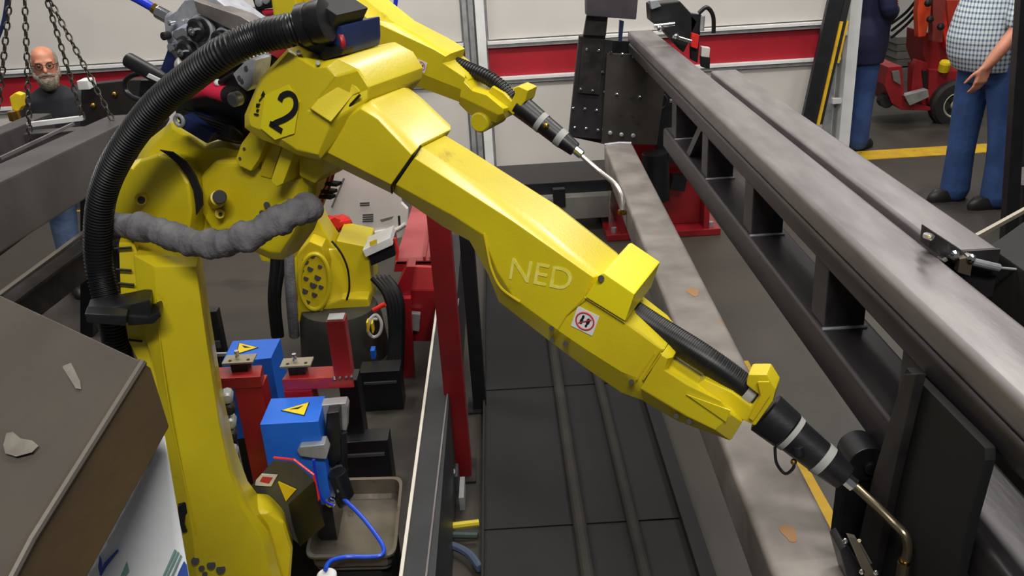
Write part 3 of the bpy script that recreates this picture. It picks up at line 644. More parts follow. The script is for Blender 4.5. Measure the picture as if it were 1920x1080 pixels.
for k in range(5):
    MB().tube(catmull([P2.p(345+k*4, 208+k*4, -.01), P2.p(385+k*3, 222+k*5, .0), P2.p(430, 238+k*5, .0), P2.p(452, 255+k*2, -.03)], 6), .007, 8).build('power_cable', BLK, wfd)
pr2([(515,88),(536,84),(540,94),(520,110),(500,98)], -.02, -.06).build('red_block', RED, wfd, .003)
MB().box(P2.p(495, 130, -.02), P2.p(488, 138, -.01)).build('brass_block', BRASS, wfd)
# black handle loop and tube left of the feeder
lp = thing('lamp_bracket', 'black looped bracket with a tubular lamp left of the wire feeder', 'bracket', P2.p(270, 160, .0))
MB().tube(catmull([P2.p(300, 140, .0), P2.p(262, 138, .0), P2.p(238, 148, .0), P2.p(234, 166, .0), P2.p(248, 182, .0), P2.p(280, 192, .0), P2.p(300, 192, 0)], 6), .007, 10).build('loop_handle', BLKM, lp)
MB().cyl(P2.p(240, 112, .02), P2.p(312, 152, .02), .020, seg=18).build('lamp_tube', BLKM, lp, .003)
pr2([(274,144),(278,138),(303,150),(300,156)], .045, .04).build('lamp_glass', WHITE, lp, .001)
pr2([(262,150),(330,150),(330,195),(300,200),(258,180)], -.02, -.1).build('bracket_body', BLKM, lp, .006)
# ================================================================== ROBOT "1" (rear)
P1 = Plane((-.45, 4.55), (.45, 4.1)); N1 = P1.n; U1 = P1.u
def pr1(pts, wf, wb_): return MB().prism([P1.p(x, y, wf) for x, y in pts], -N1*(wf-wb_))
r1 = thing('welding_robot', 'smaller-looking yellow welding robot marked 1, behind, its arm along the top of the picture', 'robot', Vector((-.75, 4.5, 0)))
def arm1(cf, cm, wf=.1, wm=.06, th=.2):
    a = [P1.p(x, y, wf) for x, y in cf]; b = [P1.p(x, y, wm) for x, y in cm]
    c = [p-N1*(th-.06) for p in b]; ce = sum(c, Vector())/len(c); d = [p+(ce-p)*.12-N1*.04 for p in c]
    return MB().rings([d, c, b, a])
arm1([(580,-32),(625,-22),(690,36),(812,92),(836,106),(830,118),(872,146),(866,168),(800,142),(755,120),(728,110),(718,86),(650,58),(560,0)],
     [(575,-48),(640,-38),(742,44),(812,80),(846,100),(842,116),(872,140),(878,150),(874,196),(755,152),(725,130),(708,98),(640,66),(545,5)]).build('forearm', YEL, r1, .005)
arm1([(866,150),(876,160),(886,170),(912,178),(944,204),(944,213),(934,216),(880,190),(862,182)], [(872,142),(878,152),(888,166),(915,174),(952,202),(948,222),(930,231),(880,215),(860,195)]).build('wrist_arm', YEL, r1, .006)
MB().lathe(P1.p(934, 212, -.12), N1, ((0, .05), (.2, .05), (.21, .042)), 28).build('wrist_hub', YEL, r1, .003)
MB().tube(catmull([P1.p(x, y, .1) for x, y in ((708,70),(710,95),(722,118))], 5), .004, 6).build('edge_bead', YEL2, r1)
quad_sticker(P1, 790, 124, 50, 24, .026, .102, r1, N1)
hose_mb([P1.p(826, 110, -.02), P1.p(870, 126, -.02), P1.p(925, 152, -.01), P1.p(965, 192, .0)], .034, .014, .002, 18).build('wrist_hose', BLK, r1)
pr1([(915,172),(922,162),(945,176),(958,190),(966,174),(960,166),(972,162),(990,170),(985,190),(962,216)], .05, -.06).build('torch_yoke', YEL, r1, .006)
ta = P1.p(973, 196, 0); tb = P1.p(1078, 280, 0); tx = (tb-ta).normalized(); TL = (tb-ta).length
for nm, a0, a1, r0, rr1, mm in (('torch_body', 0, .36, .056, .05, BLKM), ('torch_band', .36, .44, .050, .050, RUBG), ('torch_sleeve', .44, .70, .047, .044, BLKM), ('torch_band', .70, .80, .046, .044, RUBG), ('torch_nose', .80, 1.0, .042, .034, BLKM)):
    MB().lathe(ta, tx, ((TL*a0, r0), (TL*a1, rr1)), 24).build(nm, mm, r1)
MB().ball(P1.p(1024, 236, .045), .014).build('brass_fitting', BRASS, r1)
MB().lathe(tb, tx, ((0, .022), (.04, .022), (.045, .014)), 10).build('torch_nut', CHR, r1)
MB().tube(catmull([tb, P1.p(1120, 318, 0), P1.p(1152, 344, .02), P1.p(1166, 368, .06), P1.p(1167, 394, .08)], 6), .0125, 12).build('torch_neck', mat('steel_neck', (196, 190, 184), .3, .8), r1)
MB().cyl(P1.p(1167, 394, .08), P1.p(1167, 401, .08), .02, seg=12).build('nozzle_ring', BRASS, r1)
# elbow housing with the figure 1 (top edge of the picture)
pr1([(518,-30),(556,-30),(548,24),(536,32),(518,34)], .06, -.1).build('elbow_housing', YEL, r1, .006)
for q in ([(534,-12),(539,-12),(539,22),(534,22)], [(534,-12),(527,-6),(527,-2),(534,-6)]):
    MB().prism([P1.p(x+2, y, .061) for x, y in q], N1*.002).build('number_one', INK, r1, label='black numeral 1')
MB().cyl(P1.p(478, 26, .0), P1.p(518, 22, .0), .018, seg=14).build('red_tube', REDT, r1)
pr1([(472,-5),(516,-12),(516,14),(480,20)], .02, -.08).build('rear_feeder', BLKM, r1, .006)
for (x, y) in ((487,4),(500,-1)): MB().lathe(P1.p(x, y, .02), N1, ((0, .022), (.012, .022), (.014, .015), (.0141, 0)), 16).build('feeder_roller', ALU, r1)
MB().tube(catmull([P1.p(446, 28, 0), P1.p(460, 22, 0), P1.p(490, 22, 0), P1.p(500, 40, 0), P1.p(480, 44, 0)], 5), .02, 10).build('power_cable', BLK, r1)
# lower arm down to the base
P1b = Plane((-.95, 4.62), (-.45, 4.62)); NB = P1b.n
def pb(pts, wf, wb_): return MB().prism([P1b.p(x, y, wf) for x, y in pts], -NB*(wf-wb_))
pb([(505,-20),(555,-20),(566,200),(590,392),(606,430),(652,500),(652,560),(600,600),(562,590),(556,470),(575,418),(550,300)], .1, -.1).build('lower_arm', YEL, r1, .02, seg=3)
sh = P1b.p(612, 515, 0)
MB().lathe(P1b.p(610, 512, -.1), Vector((.35, -.93, .1)), ((0, .21), (.22, .21), (.25, .19), (.255, .15)), 36).build('shoulder_flange', YEL, r1, .01)
MB().tube(catmull([P1b.p(x, y, .2) for x, y in ((622,452),(640,475),(652,505),(655,540),(650,562))], 5), .006, 6).build('seal_slot', INK, r1)
pb([(556,478),(580,452),(604,462),(616,500),(612,560),(600,602),(558,604)], .22, 0).build('cover_plate', YEL2, r1, .01)
for (x, y, r) in ((573,490,.018),(582,504,.016),(596,520,.018),(574,522,.014),(588,534,.02),(602,538,.014),(572,545,.018),(590,552,.016),(577,566,.014),(600,500,.012),(566,507,.012),(586,480,.014)):
    MB().cyl(P1b.p(x, y, .215), P1b.p(x, y, .223), r, seg=12).build('cooling_hole', INK, r1)
MB().tube(catmull([P1b.p(590+28*math.cos(k*.4488), 528+52*math.sin(k*.4488), .222) for k in range(15)], 3), .012, 8).build('opening_rim', YEL, r1)
pb([(630,450),(690,462),(698,545),(690,572),(648,600),(640,600),(636,520)], .1, -.2).build('gear_housing', YEL, r1, .02, seg=3)
pb([(560,592),(640,560),(690,560),(696,585),(650,606),(580,606)], .2, -.1).build('turret', YEL, r1, .015)
MB().prism([P1b.p(x, y, .12) for x, y in ((690,466),(738,450),(742,480),(695,500))], -NB*.15).build('motor_body', BLKM, r1, .01)
MB().obox(P1b.p(712, 452, .06), Vector((.075, 0, .03)), Vector((0, .1, 0)), Vector((-.006, 0, .02))).build('motor_cap', WHITE, r1, .004, label='white motor cap')
MB().obox(P1b.p(700, 455, .165), Vector((.02, 0, .007)), Vector((0, .002, 0)), Vector((0, 0, .012))).build('warning_sticker', YTAG, r1)
MB().tube([P1b.p(740, 446, .1), P1b.p(746, 470, .1), P1b.p(742, 496, .1)], .008, 6).build('motor_gasket', REDP, r1)
MB().lathe((-.93, 4.45, 0), (0, 0, 1), ((0, .27), (.05, .27), (.07, .24), (.28, .22), (.35, .2)), 32).build('pedestal', mat('pedestal_grey', (66, 64, 60), .5, .2, (50, 49, 46), 5), r1, .004)
for k, (x0, x1) in enumerate(((515, 512), (527, 520), (540, 546))):
    MB().tube(catmull([P1b.p(x0, 430, .2), P1b.p(x0+2, 490, .22), P1b.p(x1, 560, .24), P1b.p(x1+6, 630, .2)], 6), .028 if k != 1 else .02, 12).build('hanging_hose', (BLK, BLK, GREYS)[k], r1)
pb([(470,440),(560,430),(566,470),(545,500),(490,490)], .0, -.1).build('cable_carrier', YEL2, r1, .01)

# ---- red cart / carriage behind
rc = thing('red_carriage', 'red welded steel carriage frame behind the second robot', 'carriage', AZ(770, 740, .0))
def vp(pts, Y, dy): return MB().prism([AY(x, y, Y) for x, y in pts], (0, dy, 0))
MB().prism([AY(x, y, 4.5) for x, y in ((742,490),(822,488),(818,508),(738,510))], (0, .05, 0)).build('front_lip', RED, rc, .004)
z1 = AY(780, 490, 4.5).z
MB().prism([AY(740, 490, 4.5), AY(822, 489, 4.5), AY(822, 489, 4.5)+Vector((.02, 1.0, 0)), AY(740, 490, 4.5)+Vector((.02, 1.0, 0))], (0, 0, -.02)).build('top_plate', mat('red_dusty', (172, 82, 84), .5, 0, (160, 66, 70), 5), rc, .004)
for x in (796, 808):
    MB().beam(AY(x, 489, 4.5)+Vector((0, 0, .012)), AY(x, 489, 4.5)+Vector((0, .95, .012)), .012, .02).build('guide_rail', RED, rc)
vp([(744,538),(762,500),(778,500),(768,562),(770,720),(758,738),(744,560)], 4.3, .12).build('leg_plate', RED, rc, .004)
vp([(770,545),(830,545),(826,640),(772,640)], 4.4, .04).build('side_plate', RED, rc, .004)
vp([(742,560),(770,560),(778,735),(748,735)], 4.25, .05).build('leg_plate', RED, rc, .004)
vp([(769,588),(788,590),(786,622),(772,620)], 4.34, .04).build('junction_block', GALV, rc, .004)
vp([(744,535),(768,500),(824,502),(824,548),(770,548)], 4.42, .03).build('gusset_plate', mat('red_light', (186, 58, 60), .4), rc, .003)
# red post
rp = thing('red_post', 'tall red square steel post standing between the rail and the floor pan', 'post', (-.27, 3.36, 0))
MB().box((-.31, 3.3, 0), (-.225, 3.4, 1.25)).build('post_body', mat('red_dark', (128, 14, 22), .4, 0, (112, 12, 18), 6), rp, .004)
MB().box((-.33, 3.26, 0), (-.205, 3.44, .012)).build('foot_plate', DARK, rp, .002)
bp = thing('black_post', 'black upright square tube right of the red post', 'post', (-.19, 3.9, 0))
MB().box((-.225, 3.86, 0), (-.16, 3.95, 1.05)).build('post_body', BLKM, bp, .004)
MB().box((-.25, 3.83, 0), (-.14, 3.98, .012)).build('foot_plate', DARK, bp, .002)
# linear rail with bright edge
tr = thing('linear_track', 'long dark steel robot track with a bright edge strip running away from camera', 'track', (-.36, 3.5, 0))
def slab(px_a, px_b, z, th):
    pts = [AZ(x, y, z) for x, y in px_a+px_b]
    return MB().prism(pts, (0, 0, -th))
z = .42
slab([(834,440),(866,440)], [(812,1140),(742,1140)], z, .42).build('track_beam', mat('track_dark', (40, 41, 44), .5, .2, (50, 51, 54), 6), tr, .004)
MB().beam(AZ(838, 440, z+.004), AZ(744, 1140, z+.004), .011, .012).build('edge_strip', mat('bright_strip', (214, 208, 196), .4, .2), tr)
MB().beam(AZ(860, 560, z+.003), AZ(792, 1140, z+.003), .006, .006).build('edge_strip', STEEL, tr)
# clutter right of the track
for i, (pts, col, zz, r) in enumerate((([(810,992),(850,986),(898,980)], mat('yellow_hose', (206, 186, 40), .5), .06, .014), ([(812,1000),(850,1003),(896,1004)], mat('green_hose', (50, 66, 60), .5), .04, .014), ([(812,1018),(850,1024),(880,1040),(900,1066)], mat('slate_hose', (70, 82, 104), .5), .04, .016))):
    o = MB().tube(catmull([AZ(x, y, zz) for x, y in pts], 5), r, 8).build('floor_hose', col)
    tag(o, ('yellow hose crossing the gap right of the track', 'dark green hose lying below the yellow hose', 'slate blue hose curving on the floor right of the track')[i], 'hose')
jb = thing('junction_bracket', 'grey metal bracket with fittings at the foot of the red post', 'bracket', AZ(845, 930, 0))
MB().box(AZ(822, 925, .02)+Vector((0, 0, 0)), AZ(862, 905, .02)+Vector((0, .03, .08))).build('bracket_plate', GREYD, jb, .004)
for (x, y) in ((832,888),(846,884),(840,905)): MB().cyl(AZ(x, y, .14), AZ(x, y, .10), .016, seg=10).build('fitting', GALV, jb)
MB().beam(AZ(868, 905, .08), AZ(866, 945, .08), .02, .06).build('stay', GALV, jb)

# ---- white panel behind
P3 = Plane((-1.0, 5.35), (-.5, 5.3))
wp = thing('plastic_cover', 'large white plastic cover panel with rounded handle corner, leaning behind robot 2', 'panel', P3.p(700, 440, 0))
body = [(600,130),(700,128),(746,150),(752,200),(748,300),(752,380),(764,392),(766,430),(755,445),(735,450),(600,455),(560,440)]
MB().prism([P3.p(x, y, 0) for x, y in body], -P3.n*.04).build('panel_body', WHT2, wp, .008)
MB().prism([P3.p(x, y, .004) for x, y in ((746,405),(750,404),(752,430),(748,432))], P3.n*.002).build('handle_slot', DARK, wp)
MB().prism([P3.p(x, y, .004) for x, y in ((712,412),(738,405),(735,410),(716,416))], P3.n*.002).build('moulded_edge', GREYP, wp)
MB().tube([P3.p(645, 334, .004), P3.p(622, 388, .004)], .006, 6).build('panel_fold', GREYP, wp)
MB().tube(catmull([P3.p(690, 440, .01), P3.p(715, 434, .01), P3.p(740, 432, .01), P3.p(760, 420, .01)], 5), .012, 8).build('lower_lip', WHT2, wp)
for (x, y, w2, n) in ((684,380,18,2),(690,402,20,4)):
    for k in range(n):
        MB().prism([P3.p(x-w2/2, y+k*4, .004), P3.p(x+w2/2, y+k*4-1, .004), P3.p(x+w2/2, y+k*4+1.5, .004), P3.p(x-w2/2, y+k*4+2.5, .004)], P3.n*.002).build('print_line', GREYD, wp)
for (x, y) in ((741,164),(743,182),(746,196)): MB().cyl(P3.p(x, y, .0), P3.p(x, y, .004), .007, seg=8).build('rivet_hole', GREYD, wp)
# red plastic bag-like cover
o = MB().rings([[AY(628+ (34*s)*math.cos(t), 420+(17*s)*math.sin(t), 4.9+.1*d) for t in [k*math.pi/8 for k in range(16)]] for s, d in ((.5, -1.2), (.85, -.8), (1, 0), (.8, 1), (.4, 1.4))])
for i, v in enumerate(o.v): o.v[i] = v+Vector((.015*math.sin(i*2.1), 0, .012*math.sin(i*1.7)))
tag(o.build('red_bag', REDP, None, .008, smooth=1.0), 'crumpled bright red plastic cover in front of the white panel', 'cover')
# diagonal bracket high on the wall + post
db = thing('wall_arm', 'dark grey pivoting steel arm hanging in front of the wall above the rear robot', 'bracket', AY(690, 20, 6.5))
MB().beam(AY(700, 45, 6.5), AY(655, -40, 6.5), .07, .05).build('arm_bar', GREYD, db, .006)
MB().beam(AY(680, 22, 6.45), AY(745, -40, 6.45), .05, .04).build('arm_bar', GREYP, db, .006)
MB().cyl(AY(668, 12, 6.4), AY(668, 12, 6.36), .02, seg=10).build('pivot_bolt', CHR, db)
# blue wall hose
o = MB().tube(catmull([AY(743, -30, 6.0), AY(741, 10, 6.0), AY(730, 42, 6.0), AY(700, 95, 6.0), AY(664, 119, 6.0), AY(640, 130, 6.0)], 8), .014, 10).build('air_hose', BLUEH)
tag(o, 'thin bright blue air hose looping behind the rear robot arm', 'hose')
# shadowed low panel behind
o = MB().box(AY(640, 132, 7.6), AY(760, 78, 7.6)+Vector((0, .1, 0))).build('grey_board', GREYP, None, .006)
tag(o, 'grey board against the wall behind the rear arm', 'board')

# ---- fixtures with blue boxes
def hexa(tfl, tfr, tbr, tbl, zt, zb):
    t = [AZ(x, y, zt) for x, y in (tfl, tfr, tbr, tbl)]
    return MB().prism(t, (0, 0, zb-zt))
def blue_box(q, zt, h, lab, tri):
    c = sum((AZ(x, y, zt) for x, y in q), Vector())/4
    t = thing('blue_box', lab, 'box', (c.x, c.y, 0))
    pts = [AZ(x, y, zt) for x, y in q]
    MB().prism(pts, (0, 0, -h)).build('box_body', BLUE, t, .003)
    MB().prism([p-Vector((0, 0, h)) for p in pts], (0, 0, -(zt-h))).build('stand', BLKM, t, .003)
    tr_ = [AZ(x, y, zt+.001) for x, y in tri]; ce = sum(tr_, Vector())/3
    MB().prism(tr_, (0, 0, .0012)).build('warning_sign', INK, t)
    MB().prism([ce+(p-ce)*.9+Vector((0, 0, .001)) for p in tr_], (0, 0, .0012)).build('warning_sign_face', YTAG, t, label='yellow warning triangle')
    MB().prism([ce+(p-ce)*m+Vector((0, 0, .002)) for p, m in ((tr_[0], .5), (ce, 0), (tr_[1], .45), (tr_[2], .25))][:3], (0, 0, .001)).build('warning_bolt', INK, t)
    return t
blue_box(((487,796),(597,790),(610,742),(508,747)), .72, .34, 'blue steel box with yellow warning triangle, nearer of the two', ((526,770),(581,754),(571,780)))
blue_box(((415,681),(508,671),(526,634),(436,639)), .74, .34, 'blue steel box behind the red stands, farther of the two', ((448,643),(485,652),(443,665)))
def red_stand(name_label, bar, post, pin, zt):
    c = AZ(*post, zt); t = thing('fixture_stand', name_label, 'stand', (c.x, c.y, 0))
    pts = [AZ(x, y, zt) for x, y in bar]
    MB().prism(pts, (0, 0, -.045)).build('cross_bar', mat('red_bar', (158, 34, 36), .35, 0, (144, 22, 28), 6, coat=.3), t, .004)
    p0 = AZ(*post, zt-.045)
    MB().box((p0.x-.05, p0.y-.04, 0), (p0.x+.05, p0.y+.05, zt-.045)).build('post', RED, t, .004)
    MB().box((p0.x-.09, p0.y-.09, 0), (p0.x+.09, p0.y+.1, .012)).build('foot_plate', RED, t, .003)
    q0 = AZ(*pin, zt)
    MB().box((q0.x-.035, q0.y-.02, zt), (q0.x+.025, q0.y+.03, zt+.035)).build('clamp_block', DARK, t, .003)
    MB().box((q0.x-.06, q0.y-.03, zt+.035), (q0.x+.05, q0.y+.035, zt+.042)).build('locating_plate', mat('tan_plate', (150, 140, 120), .5, .3), t, .001)
    MB().cyl((q0.x-.01, q0.y, zt+.04), (q0.x-.01, q0.y, zt+.075), .008, seg=10).build('locating_pin', CHR, t)
    for dx in (-.035, .03): MB().cyl((q0.x+dx, q0.y-.012, zt+.042), (q0.x+dx, q0.y-.012, zt+.044), .006, seg=10).build('hole', INK, t)
    return t
s1 = red_stand('red fixture stand with tall upright bar and tan locating plate', ((528,712),(662,706),(656,684),(542,690)), (562,722), (562,698), .78)
u0 = AZ(646, 700, .78)
MB().box((u0.x-.032, u0.y-.03, .78), (u0.x+.032, u0.y+.03, 1.0)).build('upright_bar', RED, s1, .004)
MB().box((u0.x-.028, u0.y-.026, 1.0), (u0.x+.028, u0.y+.026, 1.006)).build('bar_cap', GALV, s1, .002)
for dx in (-.03, -.01, .012, .03): MB().ball((u0.x+dx, u0.y-.038, .784), .007, 8, 6).build('weld_bead', CHR, s1)
s2 = red_stand('red fixture stand directly right of the yellow arm, in front of the farther blue box', ((372,712),(488,706),(492,684),(380,690)), (470,716), (455,692), .80)
MB().beam(AZ(395, 665, .74), AZ(425, 664, .74), .012, .012).build('side_rod', GALV, s2)
# clamp cylinder assembly beside near blue box
ca = thing('pneumatic_clamp', 'black pneumatic clamp with steel bracket beside the nearer blue box', 'clamp', AZ(640, 860, .3))
MB().prism([AY(x, y, 2.75) for x, y in ((602,760),(648,756),(652,764),(650,808),(636,806),(632,770),(614,774),(610,808),(600,806))], (0, .05, 0)).build('bracket', GALV, ca, .004)
MB().prism([AY(x, y, 2.7) for x, y in ((612,775),(636,772),(640,860),(622,880),(610,850))], (0, .07, 0)).build('cylinder_block', BLKM, ca, .006)
MB().prism([AY(x, y, 2.62) for x, y in ((556,846),(562,838),(608,834),(615,850),(612,862),(590,860),(562,856))], (0, .06, 0)).build('clamp_arm', GALV, ca, .006)
MB().cyl(AY(612, 826, 2.68), AY(610, 845, 2.64), .006, seg=8).build('yellow_tube', YTAG, ca)
MB().cyl(AY(632, 885, 2.66), AY(648, 930, 2.66), .032, seg=20).build('nozzle_body', BLKM, ca, .004)
MB().lathe(AY(645, 925, 2.66), AY(636, 962, 2.66)-AY(645, 925, 2.66), ((0, .03), (.03, .028), (.06, .008)), 16).build('nozzle_tip', BLKM, ca)
MB().prism([AY(x, y, 2.7) for x, y in ((616,880),(640,872),(650,890),(644,902),(620,900))], (0, .04, 0)).build('collar', GREYD, ca, .004)
MB().lathe(AY(621, 940, 2.62), (0, -1, .3), ((0, .018), (.012, .018), (.014, .008), (.0141, 0)), 14).build('chrome_cap', CHR, ca)
MB().cyl(AY(640, 810, 2.74), AY(642, 885, 2.72), .02, seg=14).build('cylinder_rod', BLKM, ca)
MB().box(AZ(660, 800, .3)-Vector((.04, -.04, .3)), AZ(660, 800, .3)+Vector((.04, .14, .2))).build('clamp_base', BLKM, ca, .006)
for pts in ([(588,862),(592,890),(597,920),(607,938),(625,948)], [(596,926),(585,940),(568,960)]):
    MB().tube(catmull([AY(x, y, 2.58) for x, y in pts], 5), .005, 8).build('air_line', BLUEH, ca)
# drip tray
q = [AZ(x, y, .30) for x, y in ((570,1046),(742,1042),(756,893),(604,897))]
ty = thing('drip_tray', 'shallow stainless steel drip tray with oily bottom, below the nearer blue box', 'tray', sum(q, Vector())/4-Vector((0, 0, .3)))
STN = mat('stainless', (138, 130, 118), .3, .7, (112, 105, 94), 6, .05, 30, rgb3=(90, 80, 64), scale3=9, thr3=.6)
ce = sum(q, Vector())/4
def rr_(pts, s, dz, k=4, rad=.12):
    out = []
    n = len(pts)
    for i in range(n):
        p = pts[i]; a_ = pts[i-1]; b_ = pts[(i+1) % n]
        for j in range(k+1):
            t = j/k; u = p+(a_-p)*rad*(1-t)**2+(b_-p)*rad*t**2; out.append(ce+(u-ce)*s+Vector((0, 0, dz)))
    return out
MB().rings([rr_(q, 1.0, -.008), rr_(q, 1.0, 0), rr_(q, .93, 0), rr_(q, .90, -.06), rr_(q, .84, -.075)], cap=False).build('tray_wall', STN, ty)
MB().rings([rr_(q, .86, -.082), rr_(q, .86, -.074)]).build('tray_bottom', STN, ty)
MB().prism([rr_(q, .78, -.38, 1)[i] for i in range(8)], (0, 0, .29)).build('tray_stand', PIT, ty)
o = MB().tube(catmull([AZ(634, 926, .42), AZ(672, 962, .38), AZ(700, 996, .34), AZ(718, 1024, .315), AZ(716, 1040, .315), AZ(690, 1044, .312), AZ(650, 1044, .315), AZ(620, 1052, .33), AZ(610, 1068, .345)], 8), .0075, 10).build('coolant_hose', mat('blue_tube', (26, 74, 200), .35))
tag(o, 'bright blue plastic hose draped over the drip tray', 'hose')
bt = thing('plastic_bottle', 'white plastic bottle with round cap at the tray front edge', 'bottle', AZ(612, 1110, .1))
pb0 = AZ(612, 1075, .33)
MB().lathe((pb0.x, pb0.y, 0), (0, 0, 1), ((.0, .07), (.2, .07), (.27, .05), (.29, .026)), 24).build('bottle_body', WHT2, bt)
MB().lathe((pb0.x, pb0.y, .29), (0, 0, 1), ((0, .032), (.035, .032), (.04, .026), (.0401, 0)), 24).build('bottle_cap', WHITE, bt)
# machinery silhouettes under: low black boxes on floor
for (x, y, z, w2, d2, h, lab) in ((690, 880, .1, .10, .10, .24, 'low black steel box on the floor behind the drip tray'), (720, 770, 0, .10, .12, .22, 'black steel floor box behind the clamp'), (430, 800, .0, .05, .06, .62, 'dark valve stack standing between yellow arm and red post')):
    c = AZ(x, y, z); o = thing('machine_box', lab, 'machine part', (c.x, c.y, 0))
    MB().box((c.x-w2, c.y, 0), (c.x+w2, c.y+d2, h)).build('housing', BLKM, o, .006)
    MB().box((c.x-w2*.8, c.y-.01, h*.7), (c.x+w2*.8, c.y+.02, h*.76)).build('cover_strip', GREYD, o, .002)
vs = thing('valve_stack', 'row of small chrome and red valves just right of the yellow arm', 'valve', AZ(432, 860, .3))
for i, (x, y, mm) in enumerate(((426,738,GALV),(430,760,DARK),(432,785,GALV),(434,808,DARK),(426,828,REDP),(436,842,GALV),(438,862,CHR),(440,880,REDP),(444,900,GALV))):
    MB().lathe(AY(x, y, 2.5), (.3, -1, .2), ((0, .02), (.05, .018), (.055, .01), (.0551, 0)), 10).build('valve', mm, vs)
MB().cyl(AY(428, 730, 2.55), AY(448, 920, 2.55), .012).build('manifold_rod', DARK, vs)
# white wires and yellow connectors
wr = thing('wire_loop', 'loop of white wires with yellow connectors beside the rear robot pedestal', 'wires', AY(705, 620, 4.1))
MB().tube(catmull([AY(x, y, 4.1) for x, y in ((692,600),(705,590),(715,605),(712,625),(700,632),(690,620),(696,600),(708,598))], 5), .008, 8).build('wire', WHITE, wr)
for (x, y) in ((690,610),(699,612)): MB().box(AY(x-4, y-5, 4.05), AY(x+4, y+5, 4.1)).build('connector', YTAG, wr, .004)
MB().cyl(AY(700, 582, 4.1), AY(722, 570, 4.1), .012).build('red_plug', REDP, wr)
MB().box(AY(694, 658, 4.05), AY(706, 664, 4.1)).build('blue_plug', BLUE, wr)
for k in range(4):
    MB().tube(catmull([AY(700+k*8, 520, 4.3), AY(728+k*7, 560, 4.25), AY(736+k*5, 640, 4.2), AY(722+k*8, 740, 4.1), AY(712+k*9, 800, 4.0)], 6), .022, 10).build('power_cable', BLK, wr)
# ================================================================== FOREGROUND PLATE + PAPER
hp = thing('steel_hopper', 'dusty grey and brown steel hopper corner filling the lower left foreground', 'hopper', AD(60, 1100, 1.2))
g = [AD(-260, 480, 1.55), AD(0, 553, 1.42), AD(268, 678, 1.24), AD(60, 1010, 1.08), AD(-40, 1200, 1.02), AD(-420, 1150, 1.2)]
b_ = [AD(268, 678, 1.24), AD(284, 690, 1.25), AD(318, 800, 1.30), AD(298, 835, 1.28), AD(150, 1105, 1.18), AD(90, 1220, 1.15), AD(-40, 1200, 1.02), AD(60, 1010, 1.08)]
def plate(pts, th):
    n = (pts[2]-pts[0]).cross(pts[3]-pts[1]).normalized()
    if n.dot(EYE-pts[0]) > 0: n = -n
    return MB().prism(pts, n*th)
plate(g, .012).build('top_sheet', HOPG, hp, .003)
plate(b_, .012).build('side_sheet', HOPB, hp, .003)
MB().tube([AD(268, 678, 1.24), AD(60, 1010, 1.08), AD(-40, 1200, 1.02)], .006, 8).build('fold_edge', HOPG, hp)
dust = mat('dust_smudge', (118, 113, 104), .7, 0, (98, 92, 84), 30)
def blob(px, w0):
    return MB().prism([AD(x, y, w0(x, y)) for x, y in px], FW*.0005)
def gplane(x, y, eps=.0035):
    n = (g[2]-g[1]).cross(g[3]-g[1]).normalized(); d = ray(x, y); t = (g[1]-EYE).dot(n)/d.dot(n); return t-eps
for px in ([(110,652),(122,658),(150,715),(152,730),(142,728),(118,690)], [(12,812),(24,810),(38,822),(60,826),(72,836),(60,848),(30,856),(10,850),(6,834)]):
    blob(px, gplane).build('dust_mark', dust, hp, label='pale dust smudge')
pp = thing('drawing_sheet', 'white paper sheet with blue and green print hanging below the hopper edge', 'paper', AD(280, 1150, 1.36))
def ppt(x, y, e=0): return AD(x, y, 1.40+.05*(900-y)/300*-1 - e + .006*math.sin(x*.05+y*.01))
cols = []
for i in range(13):
    t = i/12; y = 818+t*(1200-818)
    xl = 300+(100-300)*t; xr = 308+(375-308)*t
    cols.append([ppt(xl+(xr-xl)*j/8, y+(10*(1-t) if j == 0 else 0)) for j in range(9)])
sh_ = MB()
top = [p for r in cols for p in r]; bot = [p+FW*.0015 for p in top]; n = len(top); fs = []
for i in range(12):
    for j in range(8):
        a_ = i*9+j; fs.append((a_, a_+1, a_+10, a_+9)); fs.append((a_+n, a_+9+n, a_+10+n, a_+1+n))
for j in range(8): fs.append((j, j+n, j+1+n, j+1)); k = 12*9; fs.append((k+j, k+j+1, k+j+1+n, k+j+n))
for i in range(12): fs.append((i*9, (i+1)*9, (i+1)*9+n, i*9+n)); fs.append((i*9+8, i*9+8+n, (i+1)*9+8+n, (i+1)*9+8))
sh_.add(top+bot, fs); sh_.build('sheet', PAPER, pp, smooth=3)
for pts, mm in (([(221,1029),(222,1034),(200,1062),(190,1080),(186,1078),(196,1055)], FEEL), ([(187,1042),(190,1048),(192,1070),(188,1080),(184,1064)], FEEL), ([(238,1052),(242,1070),(236,1078),(225,1082),(232,1066)], GRN),
                ([(345,1052),(350,1060),(354,1085),(330,1085),(336,1070)], FEEL), ([(327,1030),(331,1032),(308,1082),(304,1082)], GRN), ([(333,1034),(336,1036),(314,1082),(311,1082)], GRN), ([(338,1040),(341,1042),(322,1084),(319,1084)], GRN)):
    MB().prism([ppt(x, y, .007) for x, y in pts], FW*.0008).build('print_mark', mm, pp)

